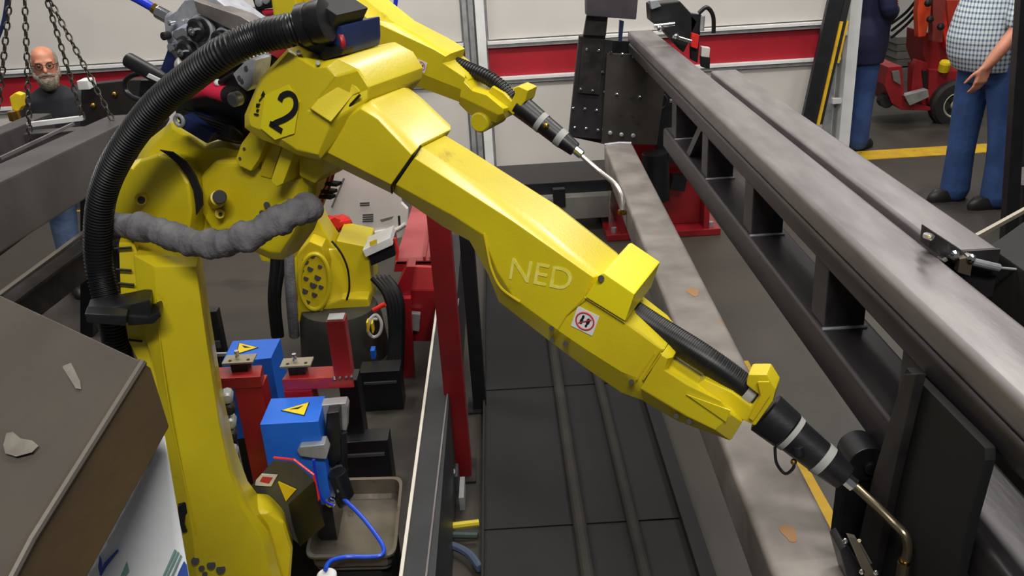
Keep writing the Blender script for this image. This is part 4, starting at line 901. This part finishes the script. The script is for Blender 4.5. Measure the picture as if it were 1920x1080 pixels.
# ================================================================== LEFT: suspended frame and chains
sf = thing('hanging_frame', 'dark grey steel tube frame slung on chains at the left edge', 'frame', AY(100, 400, 4.3))
def edgebeam(pa, pb_, ya, yb, w_, h, m, par, nm='tube'):
    """beam whose top-front edge joins the two image points at the given distances"""
    A = AY(*pa, ya); B = AY(*pb_, yb); A = A+(A-B)*.5; off = Vector((0, w_/2, -h/2))
    return MB().beam(A+off, B+off, w_, h).build(nm, m, par, .012)
FT = mat('frame_tube', (66, 63, 64), .45, .3, (82, 79, 79), 4, .05, 40)
edgebeam((-60, 352), (222, 222), 3.1, 4.6, .18, .23, FT, sf, 'main_tube')
edgebeam((-60, 268), (70, 216), 4.4, 4.9, .12, .14, FT, sf, 'cross_tube')
edgebeam((60, 250), (235, 238), 4.7, 4.7, .1, .16, FT, sf, 'end_tube')
edgebeam((-60, 462), (170, 305), 3.5, 4.9, .08, .10, mat('frame_dark', (30, 29, 31), .5, .4), sf, 'lower_tube')
MB().beam(AY(0, 297, 4.1), AY(138, 232, 4.5), .014, .014).build('tie_rod', STEEL, sf)
MB().beam(AY(52, 234, 4.55), AY(155, 221, 4.6), .03, .022).build('tie_bar', WHITE, sf)
MB().box(AY(143, 152, 4.9), AY(168, 168, 4.9)+Vector((0, .1, 0))).build('white_tag', WHITE, sf, .006)
dk = thing('machine_guard', 'black steel plate guard with bolts behind the chains', 'guard', AY(200, 420, 5.0))
MB().prism([AY(x, y, 5.1) for x, y in ((152,160),(245,150),(300,150),(310,230),(250,330),(160,330),(150,240))], (0, .08, 0)).build('guard_plate', mat('guard_dark', (34, 30, 28), .6, .2), dk, .006)
for (x, y) in ((215,177),(175,198),(280,235)): MB().ball(AY(x, y, 5.08), .016, 10, 6).build('bolt', BRASS, dk)
MB().prism([AY(x, y, 5.0) for x, y in ((150,330),(170,330),(176,700),(150,700))], (0, .1, 0)).build('guard_leg', BLKM, dk, .004)
def chain(pa, pb_, ya, yb, lab):
    A = AY(*pa, ya); B = AY(*pb_, yb); d = (B-A); L = d.length; d.normalize(); s = .034; n = int(L/s); mb = MB()
    perp = d.orthogonal().normalized(); q2 = d.cross(perp)
    for i in range(n):
        c = A+d*(i+.5)*s; a1 = perp if i % 2 else q2; b1 = d
        pts = []
        for k in range(10):
            t = 2*math.pi*k/10; pts.append(c+a1*.0115*math.cos(t)+b1*.021*math.sin(t))
        pts.append(pts[0]); mb.tube(pts, .0042, 5, cap=False)
    o = mb.build('chain', mat('chain_steel', (96, 92, 86), .35, .8), None); tag(o, lab, 'chain', 'lifting chains'); return o
chain((24, -60), (-4, 215), 4.2, 4.2, 'leftmost steel lifting chain, hanging by the left edge')
chain((44, -60), (56, 262), 4.3, 4.3, 'steel lifting chain hanging over the shoulder of the bearded man')
chain((76, -40), (157, 226), 4.6, 4.6, 'steel lifting chain slanting down to the white tie bar')
chain((78, -30), (224, 250), 4.5, 4.5, 'rightmost steel lifting chain, slanting down to the tube end')
o = MB().tube(catmull([AY(16, -40, 4.6), AY(12, 10, 4.6), AY(4, 50, 4.6), AY(-12, 90, 4.6)], 6), .01, 8).build('dark_cable', NAVYP)
tag(o, 'thin dark blue cable at the upper left corner', 'cable')
# low rails on the floor at left
for i, (a_, c_, zz, lab) in enumerate((((0, 552), (190, 408), .75, 'steel angle rail sloping up behind the black hose, upper left'),)):
    t = thing('angle_rail', lab, 'rail', AZ(90, 480, zz))
    MB().beam(AZ(-60, 598, zz), AZ(240, 376, zz), .03, .02).build('flange', mat('dusty_edge', (134, 128, 118), .5, .3), t, .002)
    MB().beam(AZ(-50, 612, zz), AZ(250, 392, zz), .10, .015).build('web_plate', DARK, t, .002)
    MB().beam(AZ(-50, 640, zz-.1), AZ(250, 420, zz-.1), .02, .2).build('side_plate', DARK, t, .002)
    for k, px in enumerate(((30, 580), (200, 440))):
        p = AZ(*px, zz-.05); MB().box((p.x-.04, p.y, 0), (p.x+.04, p.y+.08, zz-.12)).build('leg', DARK, t, .004)

# ================================================================== RIGHT details
cl = thing('toggle_clamp', 'steel angle clamp with bolts gripping the two right-hand tubes', 'clamp', AY(1775, 500, 1.90))
MB().prism([AY(x, y, 1.90) for x, y in ((1746,433),(1815,478),(1812,508),(1742,466))], (0, .05, 0)).build('clamp_plate', DARK, cl, .002)
MB().prism([AY(x, y, 1.90) for x, y in ((1792,480),(1817,474),(1812,512),(1788,505))], (0, -.02, 0)).build('clamp_jaw', mat('clamp_tan', (88, 80, 68), .5, .5), cl, .002)
for (x, y, r) in ((1788,478,.011),(1770,486,.006),(1744,444,.008),(1820,484,.010)):
    MB().lathe(AY(x, y, 1.88), (0, -1, .2), ((-.02, r), (.006, r), (.012, r*.5), (.0121, 0)), 10).build('clamp_bolt', CHR, cl)
MB().tube([AY(1822, 490, 1.89), AY(1873, 502, 1.89)], .009, 10).build('threaded_rod', GALV, cl)
MB().tube([AY(1873, 502, 1.89), AY(1990, 512, 1.89)], .003, 8).build('pull_wire', GALV, cl)
rk = thing('side_rack', 'dark steel rack with thin slanting rods at the right edge', 'rack', AY(1900, 560, 2.2))
for a_, c_ in (((1804, 458), (1990, 356)), ((1830, 484), (1990, 392))):
    MB().beam(AY(*a_, 2.1), AY(*c_, 2.3), .011, .011).build('slant_rod', mat('rod_tan', (140, 132, 116), .45, .4), rk)
RA = AZ(1808, 464, 1.47); RB = AZ(1990, 364, 1.47)
MB().prism([Vector((max(RA.x, 1.15), RA.y, 1.47)), Vector((RB.x, RB.y, 1.47)), Vector((RB.x+.3, RA.y-.9, 1.47)), Vector((max(RA.x, 1.15), RA.y-.9, 1.47))], (0, 0, -1.42)).build('rack_cabinet', PIT, rk, .006)
MB().box((max(RA.x, 1.15)+.03, RA.y-.86, 0), (RB.x, RA.y-.05, .05)).build('rack_plinth', BLKM, rk)
MB().prism([AY(x, y, 4.6) for x, y in ((1918,-60),(1936,-60),(1903,570),(1876,570))], (0, .06, 0)).build('rack_post', BLKM, rk, .004)
MB().prism([AY(x, y, 4.8) for x, y in ((1940,-60),(2010,-60),(2010,590),(1908,580))], (0, .06, 0)).build('rack_door', BLKM, rk, .004)
for (x, y, r) in ((1920,330,.05),): MB().cyl(AY(x, y, 4.7), AY(x, y, 4.68), r, seg=14).build('rack_knob', STEEL, rk)
wc = thing('corner_clamp', 'polished black clamp block with bright bolts at the bottom edge', 'clamp', AY(1610, 1100, 1.42))
MB().prism([AY(x, y, 1.42) for x, y in ((1574,1032),(1586,1024),(1624,1080),(1650,1120),(1600,1130))], (0, .06, 0)).build('clamp_body', BLKM, wc, .003)
MB().prism([AY(x, y, 1.40) for x, y in ((1590,1006),(1606,1010),(1648,1090),(1630,1100))], (0, .012, 0)).build('clamp_plate', mat('clamp_metal', (150, 140, 126), .3, .8), wc, .001)
MB().cyl(AY(1610, 1014, 1.41), AY(1632, 1054, 1.41), .005, seg=10).build('clamp_rod', CHR, wc)
for (x, y) in ((1585,1014),(1616,1072),(1643,1074)): MB().ball(AY(x, y, 1.38), .0055, 12, 8).build('clamp_bolt', CHR, wc)
# leaning striped bar
lb = thing('leaning_bar', 'black bar with yellow edge stripes leaning on the wall by the white post', 'bar', AY(1530, 235, 7.5))
A = AY(1590, -60, 7.55); B = AY(1524, 232, 7.4)
MB().beam(A+Vector((-.04, 0, 0)), B+Vector((-.04, 0, 0)), .13, .05, (0, -1, 0)).build('bar_body', BLKM, lb, .004)
MB().beam(A+Vector((.045, -.02, 0)), B+Vector((.045, -.02, 0)), .05, .03, (0, -1, 0)).build('bar_edge', INK, lb)
MB().beam(A.lerp(B, .33)+Vector((.03, -.04, 0)), B+Vector((.03, -.04, 0)), .022, .02, (0, -1, 0)).build('yellow_stripe', YLINE, lb)
MB().beam(A.lerp(B, .33)+Vector((.085, -.02, 0)), B.lerp(A, .4)+Vector((.085, -.02, 0)), .016, .02, (0, -1, 0)).build('yellow_stripe', YLINE, lb)
# ================================================================== RED CART
rcart = thing('utility_cart', 'low red electric utility cart with cream-rimmed wheel, behind the men', 'cart', (4.3, 9.2, 0))
def cp(pts, Y, dy, nm, m, bev=.01): return MB().prism([AY(x, y, Y) for x, y in pts], (0, dy, 0)).build(nm, m, rcart, bev)
REDC = mat('cart_red', (158, 36, 42), .4, 0, (140, 26, 34), 4)
cp([(1658,160),(1666,126),(1692,124),(1697,190),(1742,200),(1752,204),(1748,208),(1690,206),(1672,194)], 8.9, .5, 'chassis_front', REDC)
cp([(1742,130),(1788,134),(1805,130),(1830,160),(1830,170),(1790,150),(1765,160),(1750,190),(1742,202),(1740,180)], 8.95, .5, 'fender', REDC)
cp([(1720,112),(1740,118),(1745,200),(1720,200),(1708,180),(1712,130)], 9.0, .1, 'step_wall', REDC)
cp([(1732,60),(1775,70),(1782,100),(1782,134),(1742,132),(1730,100)], 9.1, .4, 'cowl', REDC)
cp([(1775,0),(1860,0),(1860,132),(1785,130)], 9.3, .4, 'seat_back_panel', mat('orange_red', (172, 52, 34), .45), .01)
cp([(1672,134),(1686,132),(1690,160),(1676,152)], 8.88, .02, 'side_window', GREYP, .002)
cp([(1729,132),(1746,136),(1748,170),(1733,165)], 8.98, .02, 'footwell', PIT, .002)
cp([(1696,180),(1740,168),(1742,182),(1706,198)], 8.85, .1, 'tread_plate', GALV, .002)
cp([(1762,18),(1772,16),(1783,92),(1774,92)], 9.0, .08, 'tiller', REDP, .004)
wc_ = AY(1789, 196, 8.9)
MB().lathe(wc_+Vector((0, .1, 0)), (0, -1, 0), ((0, .16), (0, .21), (.03, .235), (.12, .235), (.15, .21), (.15, .13), (.13, .12))).build('tyre', TIRE, rcart)
wh = MB().lathe(wc_+Vector((0, .0, 0)), (0, -1, 0), ((0, .13), (.04, .135), (.05, .12), (.02, .10), (.03, .05), (.05, .045), (.05, .0))).build('wheel_rim', CREAM, rcart)
for k in range(5):
    a_ = k*math.pi*.4; p = wc_+Vector((math.cos(a_)*.075, -.03, math.sin(a_)*.075)); MB().cyl(p, p-Vector((0, .012, 0)), .014, seg=10).build('lug_hole', DARK, wh)
MB().cyl(wc_+Vector((0, -.05, 0)), wc_+Vector((0, -.06, 0)), .03, seg=12).build('hub_cap', DARK, wh)
MB().cyl(AY(1664, 190, 8.95)+Vector((0, 0, 0)), AY(1664, 190, 8.95)+Vector((0, .1, 0)), .07, seg=16).build('small_wheel', TIRE, rcart)
o = MB().lathe(AY(1771, 124, 8.9), (0, -.3, 1), ((-.05, .05), (.03, .055), (.05, .045), (.0501, 0)), 14).build('yellow_cap', YTAG, rcart, label='yellow cap')
oh = thing('cable_reel', 'orange hanging tool with coiled cables above the red cart', 'tool', AY(1745, 70, 8.8))
MB().prism([AY(x, y, 8.8) for x, y in ((1728,-30),(1748,-30),(1745,30),(1736,68),(1722,70),(1720,20))], (0, .1, 0)).build('tool_body', ORG, oh, .01)
MB().prism([AY(x, y, 8.8) for x, y in ((1750,-30),(1776,-30),(1768,80),(1748,78))], (0, .1, 0)).build('tool_arm', mat('dark_red_arm', (130, 50, 44), .5), oh, .01)
for (x, y) in ((1744,36),(1740,6),(1764,50)): MB().ball(AY(x, y, 8.7), .035, 10, 6).build('connector', BLKM, oh)
for k in range(3):
    MB().tube(catmull([AY(1726, -10+k*14, 8.9), AY(1700, 22+k*12, 9.2), AY(1672, 44+k*13, 9.6)], 6), .015, 6).build('cable', BLK, oh)
sk = thing('grey_stack', 'low grey stack of material seen between the men, beyond the cart', 'stack', AY(1700, 130, 11))
for k in range(4):
    y = 70+k*14; MB().box(AY(1682, y, 11), AY(1734, y+10, 11)+Vector((0, .6, 0))).build('slab', mat('slab_grey', (104, 102, 96), .7, 0, (86, 84, 80), 5) if k % 2 else GREYP, sk, .006)
MB().box(AY(1682, 128, 11)+Vector((0, 0, 0)), AY(1734, 170, 11)+Vector((0, .6, 0))).build('slab', GREYP, sk, .006)

# ================================================================== PEOPLE (local: facing -Y, z up)
def capsule(mb, pts, rr, seg=12):
    """tapered limb with rounded ends"""
    pts = [Vector(p) for p in pts]; path = catmull(pts, 5) if len(pts) > 2 else [pts[0].lerp(pts[1], i/5) for i in range(6)]
    r = lerps(rr, len(path)); d0 = (path[0]-path[1]).normalized(); d1 = (path[-1]-path[-2]).normalized()
    P_ = [path[0]+d0*r[0]*.9, path[0]+d0*r[0]*.55]+path+[path[-1]+d1*r[-1]*.55, path[-1]+d1*r[-1]*.9]
    R_ = [r[0]*.3, r[0]*.8]+r+[r[-1]*.8, r[-1]*.3]
    mb.tube(P_, R_, seg)
def ellrings(mb, L, seg=20):
    """rings: (x, y, z, rx, ry) stacked in z"""
    mb.rings([[Vector((x+math.cos(2*math.pi*k/seg)*rx, y+math.sin(2*math.pi*k/seg)*ry, z)) for k in range(seg)] for x, y, z, rx, ry in L])
def hand(mb, wrist, d, palm_n, side, s=1.0, curl=.5):
    """palm + four fingers + thumb; d along the fingers, palm_n out of the palm, side towards the thumb"""
    d = Vector(d).normalized(); n_ = Vector(palm_n).normalized(); sd = Vector(side).normalized(); w0 = Vector(wrist)
    mb.obox(w0+d*.045*s, d*.048*s, sd*.038*s, n_*.013*s)
    for i, (o_, L, r) in enumerate(((.03, .075, .009), (.010, .083, .0095), (-.010, .078, .009), (-.029, .06, .008))):
        b0 = w0+d*.085*s+sd*o_*s; d1 = (d+n_*curl*.5).normalized(); d2 = (d+n_*curl*1.6).normalized()
        capsule(mb, [b0, b0+d1*L*.5*s, b0+d1*L*.5*s+d2*L*.5*s], [r*s, r*.95*s, r*.8*s], 8)
    t0 = w0+d*.02*s+sd*.032*s
    capsule(mb, [t0, t0+(d*.6+sd*.7+n_*.2)*.04*s, t0+(d*1.3+sd*.8+n_*.5)*.055*s], [.013*s, .011*s, .009*s], 8)
def person(label, loc, yaw, shirt, trousers, arms, hands, belly=.0, lean=0, legs=None, hair='full', beard=False, glasses=False, sleeves=.5, legspread=.1, headturn=0, hem=.86, belt=True):
    t = thing('person', label, 'person', (0, 0, 0))
    bd = MB()
    L_ = lean
    def tx(z): return -L_*max(0, z-.95)
    # neck + head
    hz = 1.64; hy = tx(1.64)-.02
    capsule(bd, [(0, tx(1.4), 1.40), (0, hy+.015, 1.56)], [.062, .056])
    ellrings(bd, [(0, hy+.005+dy, hz+dz, rx, ry) for dz, rx, ry, dy in ((-.125,.02,.03,-.035),(-.11,.045,.055,-.028),(-.08,.06,.078,-.015),(-.04,.069,.09,-.004),(0,.074,.097,0),(.04,.076,.1,.003),(.075,.07,.093,.005),(.10,.052,.07,.006),(.115,.025,.035,.006))])
    capsule(bd, [(0, hy-.092, hz+.01), (0, hy-.112, hz-.028)], [.009, .015], 8)
    for sx in (-1, 1):
        bd.ball((sx*.078, hy+.01, hz-.005), .02, 8, 6, (.4, .9, 1.5))
        capsule(bd, [(sx*.015, hy-.093, hz+.028), (sx*.05, hy-.082, hz+.03)], [.008, .007], 6)
    # torso, arms, legs of the body itself
    ellrings(bd, [(0, tx(z), z, rx, ry) for z, rx, ry in ((.88,.13,.09),(1.0,.14,.1),(1.2,.145,.1),(1.38,.155,.09),(1.46,.07,.06))])
    for A_, hnd in zip(arms, hands):
        capsule(bd, A_, [.047, .044, .036, .038, .026]); 
        if hnd: hand(bd, A_[-1], *hnd)
    lg = legs or [[(-.09, 0, .9), (-legspread, -.01, .5), (-legspread-.01, .03, .09)], [(.09, 0, .9), (legspread, -.01, .5), (legspread+.01, .03, .09)]]
    for l in lg: capsule(bd, l, [.075, .05, .04])
    bo = bd.build('body', SKIN, t, remesh=.0075)
    # shirt
    s_ = MB()
    ellrings(s_, [(0, tx(z)-belly*b, z, rx+belly*.35*b, ry+belly*.7*b) for z, rx, ry, b in (*(((hem,.205,.175,.0),(.84,.222,.21,.0),(.93,.222,.21,.0),(1.0,.205,.17,.3)) if hem < .8 else ((hem,.18,.13,.5),)),*(() if hem < .8 else ((.95,.185,.135,.9),)),(1.05,.185,.14,1),(1.18,.185,.135,.75),(1.32,.195,.125,.3),(1.42,.17,.105,0),(1.48,.10,.075,0),(1.50,.07,.06,0))], 24)
    for A_ in arms:
        a0, a1, a2, a3 = [Vector(v) for v in (A_[0], A_[1], A_[2], A_[-1])]
        if sleeves < .6: capsule(s_, [a0, a0.lerp(a1, .6), a1], [.083, .076, .072])
        else: capsule(s_, [a0, a1, a2, a2.lerp(a3, .9)], [.078, .064, .052, .044])
    so = s_.build('shirt' if sleeves < .6 else 'jacket', shirt, t, remesh=.011)
    tr_ = MB()
    ellrings(tr_, [(0, 0, z, rx, ry) for z, rx, ry in ((.78,.15,.12),(.86,.168,.125),(.94,.17,.125),(.98,.16,.12))], 24)
    for l in lg: 
        l2 = [Vector(v) for v in l]; l2[-1] = l2[-1]+Vector((0, 0, -.02)); capsule(tr_, l2, [.115, .098, .084, .092])
    tr_.build('trousers', trousers, t, remesh=.012)
    ellr = MB()
    if belt: ellrings(ellr, [(0, tx(.95), .93, .183, .138), (0, tx(.95), .965, .183, .138)], 24); ellr.build('belt', INK, t)
    for l in lg:
        f = Vector(l[-1]); sb = MB()
        sb.rings([[Vector((f.x+math.cos(a_)*rx, f.y-.05+math.sin(a_)*ry, z)) for a_ in [2*math.pi*k/18 for k in range(18)]] for z, rx, ry in ((.0,.045,.135),(.025,.05,.142),(.05,.048,.13),(.075,.042,.10))])
        sb.rings([[Vector((f.x+math.cos(a_)*rx, f.y+.005+math.sin(a_)*ry, z)) for a_ in [2*math.pi*k/18 for k in range(18)]] for z, rx, ry in ((.05,.042,.085),(.09,.042,.06),(.12,.042,.055))])
        sb.build('shoe', SHOE, t, smooth=1)
    hb = MB()
    if hair == 'full':
        ellrings(hb, [(0, hy+.018, hz+dz, rx, ry) for dz, rx, ry in ((-.07,.066,.075),(-.03,.078,.09),(.02,.083,.1),(.06,.083,.104),(.09,.07,.09),(.118,.045,.06),(.13,.02,.03))])
        hb.build('hair', mat('brown_hair', (70, 52, 40), .8, 0, (90, 68, 52), 40), t, smooth=3)
    else:   # ring of hair round a bald crown
        seg = 22
        hb.rings([[Vector((math.cos(a_)*rx, hy+.015+math.sin(a_)*ry, hz+dz)) for a_ in [math.radians(-28)+math.radians(236)*k/seg for k in range(seg+1)]] for dz, rx, ry in ((-.06,.07,.09),(-.02,.083,.104),(.03,.085,.108),(.065,.079,.1),(.085,.066,.088))], cap=False, closed=False)
        o_ = hb.build('hair', HAIR, t, smooth=3); sm = o_.modifiers.new('t', 'SOLIDIFY'); sm.thickness = .012
    if beard:
        bm_ = MB()
        ellrings(bm_, [(0, hy-.02+dy, hz+dz, rx, ry) for dz, rx, ry, dy in ((-.155,.03,.035,-.03),(-.135,.05,.055,-.028),(-.10,.066,.078,-.022),(-.075,.07,.083,-.012),(-.055,.066,.08,-.004))])
        capsule(bm_, [(-.038, hy-.09, hz-.058), (0, hy-.104, hz-.046), (.038, hy-.09, hz-.058)], [.012, .014, .012], 8)
        for sx in (-1, 1): capsule(bm_, [(sx*.068, hy-.03, hz-.07), (sx*.074, hy-.012, hz-.02)], [.016, .012], 8)
        bm_.build('beard', HAIR, t, smooth=3)
        mm = MB(); capsule(mm, [(-.02, hy-.108, hz-.066), (.02, hy-.108, hz-.066)], [.005, .005], 6); mm.build('mouth', mat('lips', (140, 72, 66), .5), t)
    for sx in (-1, 1): MB().ball((sx*.031, hy-.086, hz+.008), .0115, 10, 8).build('eye', mat('eye', (70, 60, 56), .2), t)
    if glasses:
        gl = MB()
        for sx in (-1, 1):
            gl.ring((sx*.032, hy-.108, hz+.006), (0, 1, 0), .021, .0024, 20, 6)
            gl.tube([(sx*.052, hy-.106, hz+.01), (sx*.082, hy-.06, hz+.01), (sx*.084, hy+.01, hz+.006)], .0022, 6)
        gl.tube([(-.012, hy-.110, hz+.01), (.012, hy-.110, hz+.01)], .002, 6); gl.build('glasses', INK, t)
    t.location = loc; t.rotation_euler = (0, 0, yaw)
    return t
# bearded man at left, looking down to his left hand
hp_ = AY(83, 118, 5.75)
sc_ = hp_.z/1.64
mn = person('bearded bald man in glasses and dark jacket holding a yellow tool behind the chains', (hp_.x, hp_.y+.05, 0), math.radians(24),
    JACK, DENIML, [[(-.17, -.02, 1.40), (-.25, -.04, 1.16), (-.20, -.2, 1.10), (-.12, -.30, 1.14)], [(.17, -.02, 1.40), (.25, .0, 1.16), (.20, -.14, 1.08), (.1, -.27, 1.08)]],
    [((.7, -.6, .2), (.5, .6, -.6), (0, -.3, 1)), ((-.8, -.5, 0), (0, .5, -.8), (0, -.4, 1))], lean=.22, legspread=.14, hair='ring', beard=True, glasses=True, sleeves=1)
mn.location.x -= .02; mn.scale = (sc_, sc_, sc_)
yt = thing('air_tool', 'small yellow hand tool with brass cap held by the bearded man', 'tool', AY(28, 222, 5.3))
MB().prism([AY(x, y, 5.3) for x, y in ((17,182),(28,174),(40,178),(40,200),(34,210),(22,205))], (0, .06, 0)).build('tool_body', YTAG, yt, .008)
MB().cyl(AY(24, 208, 5.3), AY(30, 225, 5.3), .035, seg=14).build('tool_cap', BRASS, yt, .004)
# man in navy shirt behind the white post
f1 = AZ(1618, 292, 0)
person('man in dark navy shirt and blue jeans standing right beside the white wall post', (f1.x+.0, f1.y+.32, 0), math.radians(118), NAVY, DENIM,
    [[(-.19, 0, 1.40), (-.26, .02, 1.14), (-.2, -.1, 1.10), (-.05, -.2, 1.12)], [(.19, 0, 1.40), (.25, -.02, 1.14), (.2, -.18, 1.12), (.02, -.24, 1.12)]],
    [((1, -.2, .1), (0, 1, -.3), (0, 0, 1)), ((-1, -.2, .1), (0, 1, -.3), (0, 0, 1))], sleeves=1, belly=.09, legspread=.08, hem=.70, belt=False).scale = (1.12, 1.12, 1.12)
# man in checked shirt
f2 = AZ(1836, 386, 0)
person('man in grey checked short-sleeved shirt and blue jeans, arm hanging, at the right edge', (f2.x-.05, f2.y+.08, 0), math.radians(-80), PLAID, DENIM,
    [[(-.21, .02, 1.40), (-.26, .1, 1.16), (-.26, .1, 1.02), (-.24, .08, .90)], [(.21, .02, 1.40), (.28, -.06, 1.17), (.29, -.14, 1.05), (.28, -.23, .93)]],
    [((.1, -.35, -1), (.9, -.2, .0), (0, -1, .3)), ((.0, -.3, -1), (-1, 0, 0), (0, -1, 0))], sleeves=.5, belly=.07, legs=[[(-.09, 0, .9), (-.10, -.02, .5), (-.10, -.03, .09)], [(.09, .03, .9), (.11, .09, .5), (.12, .10, .09)]]).scale = (1.17, 1.17, 1.17)
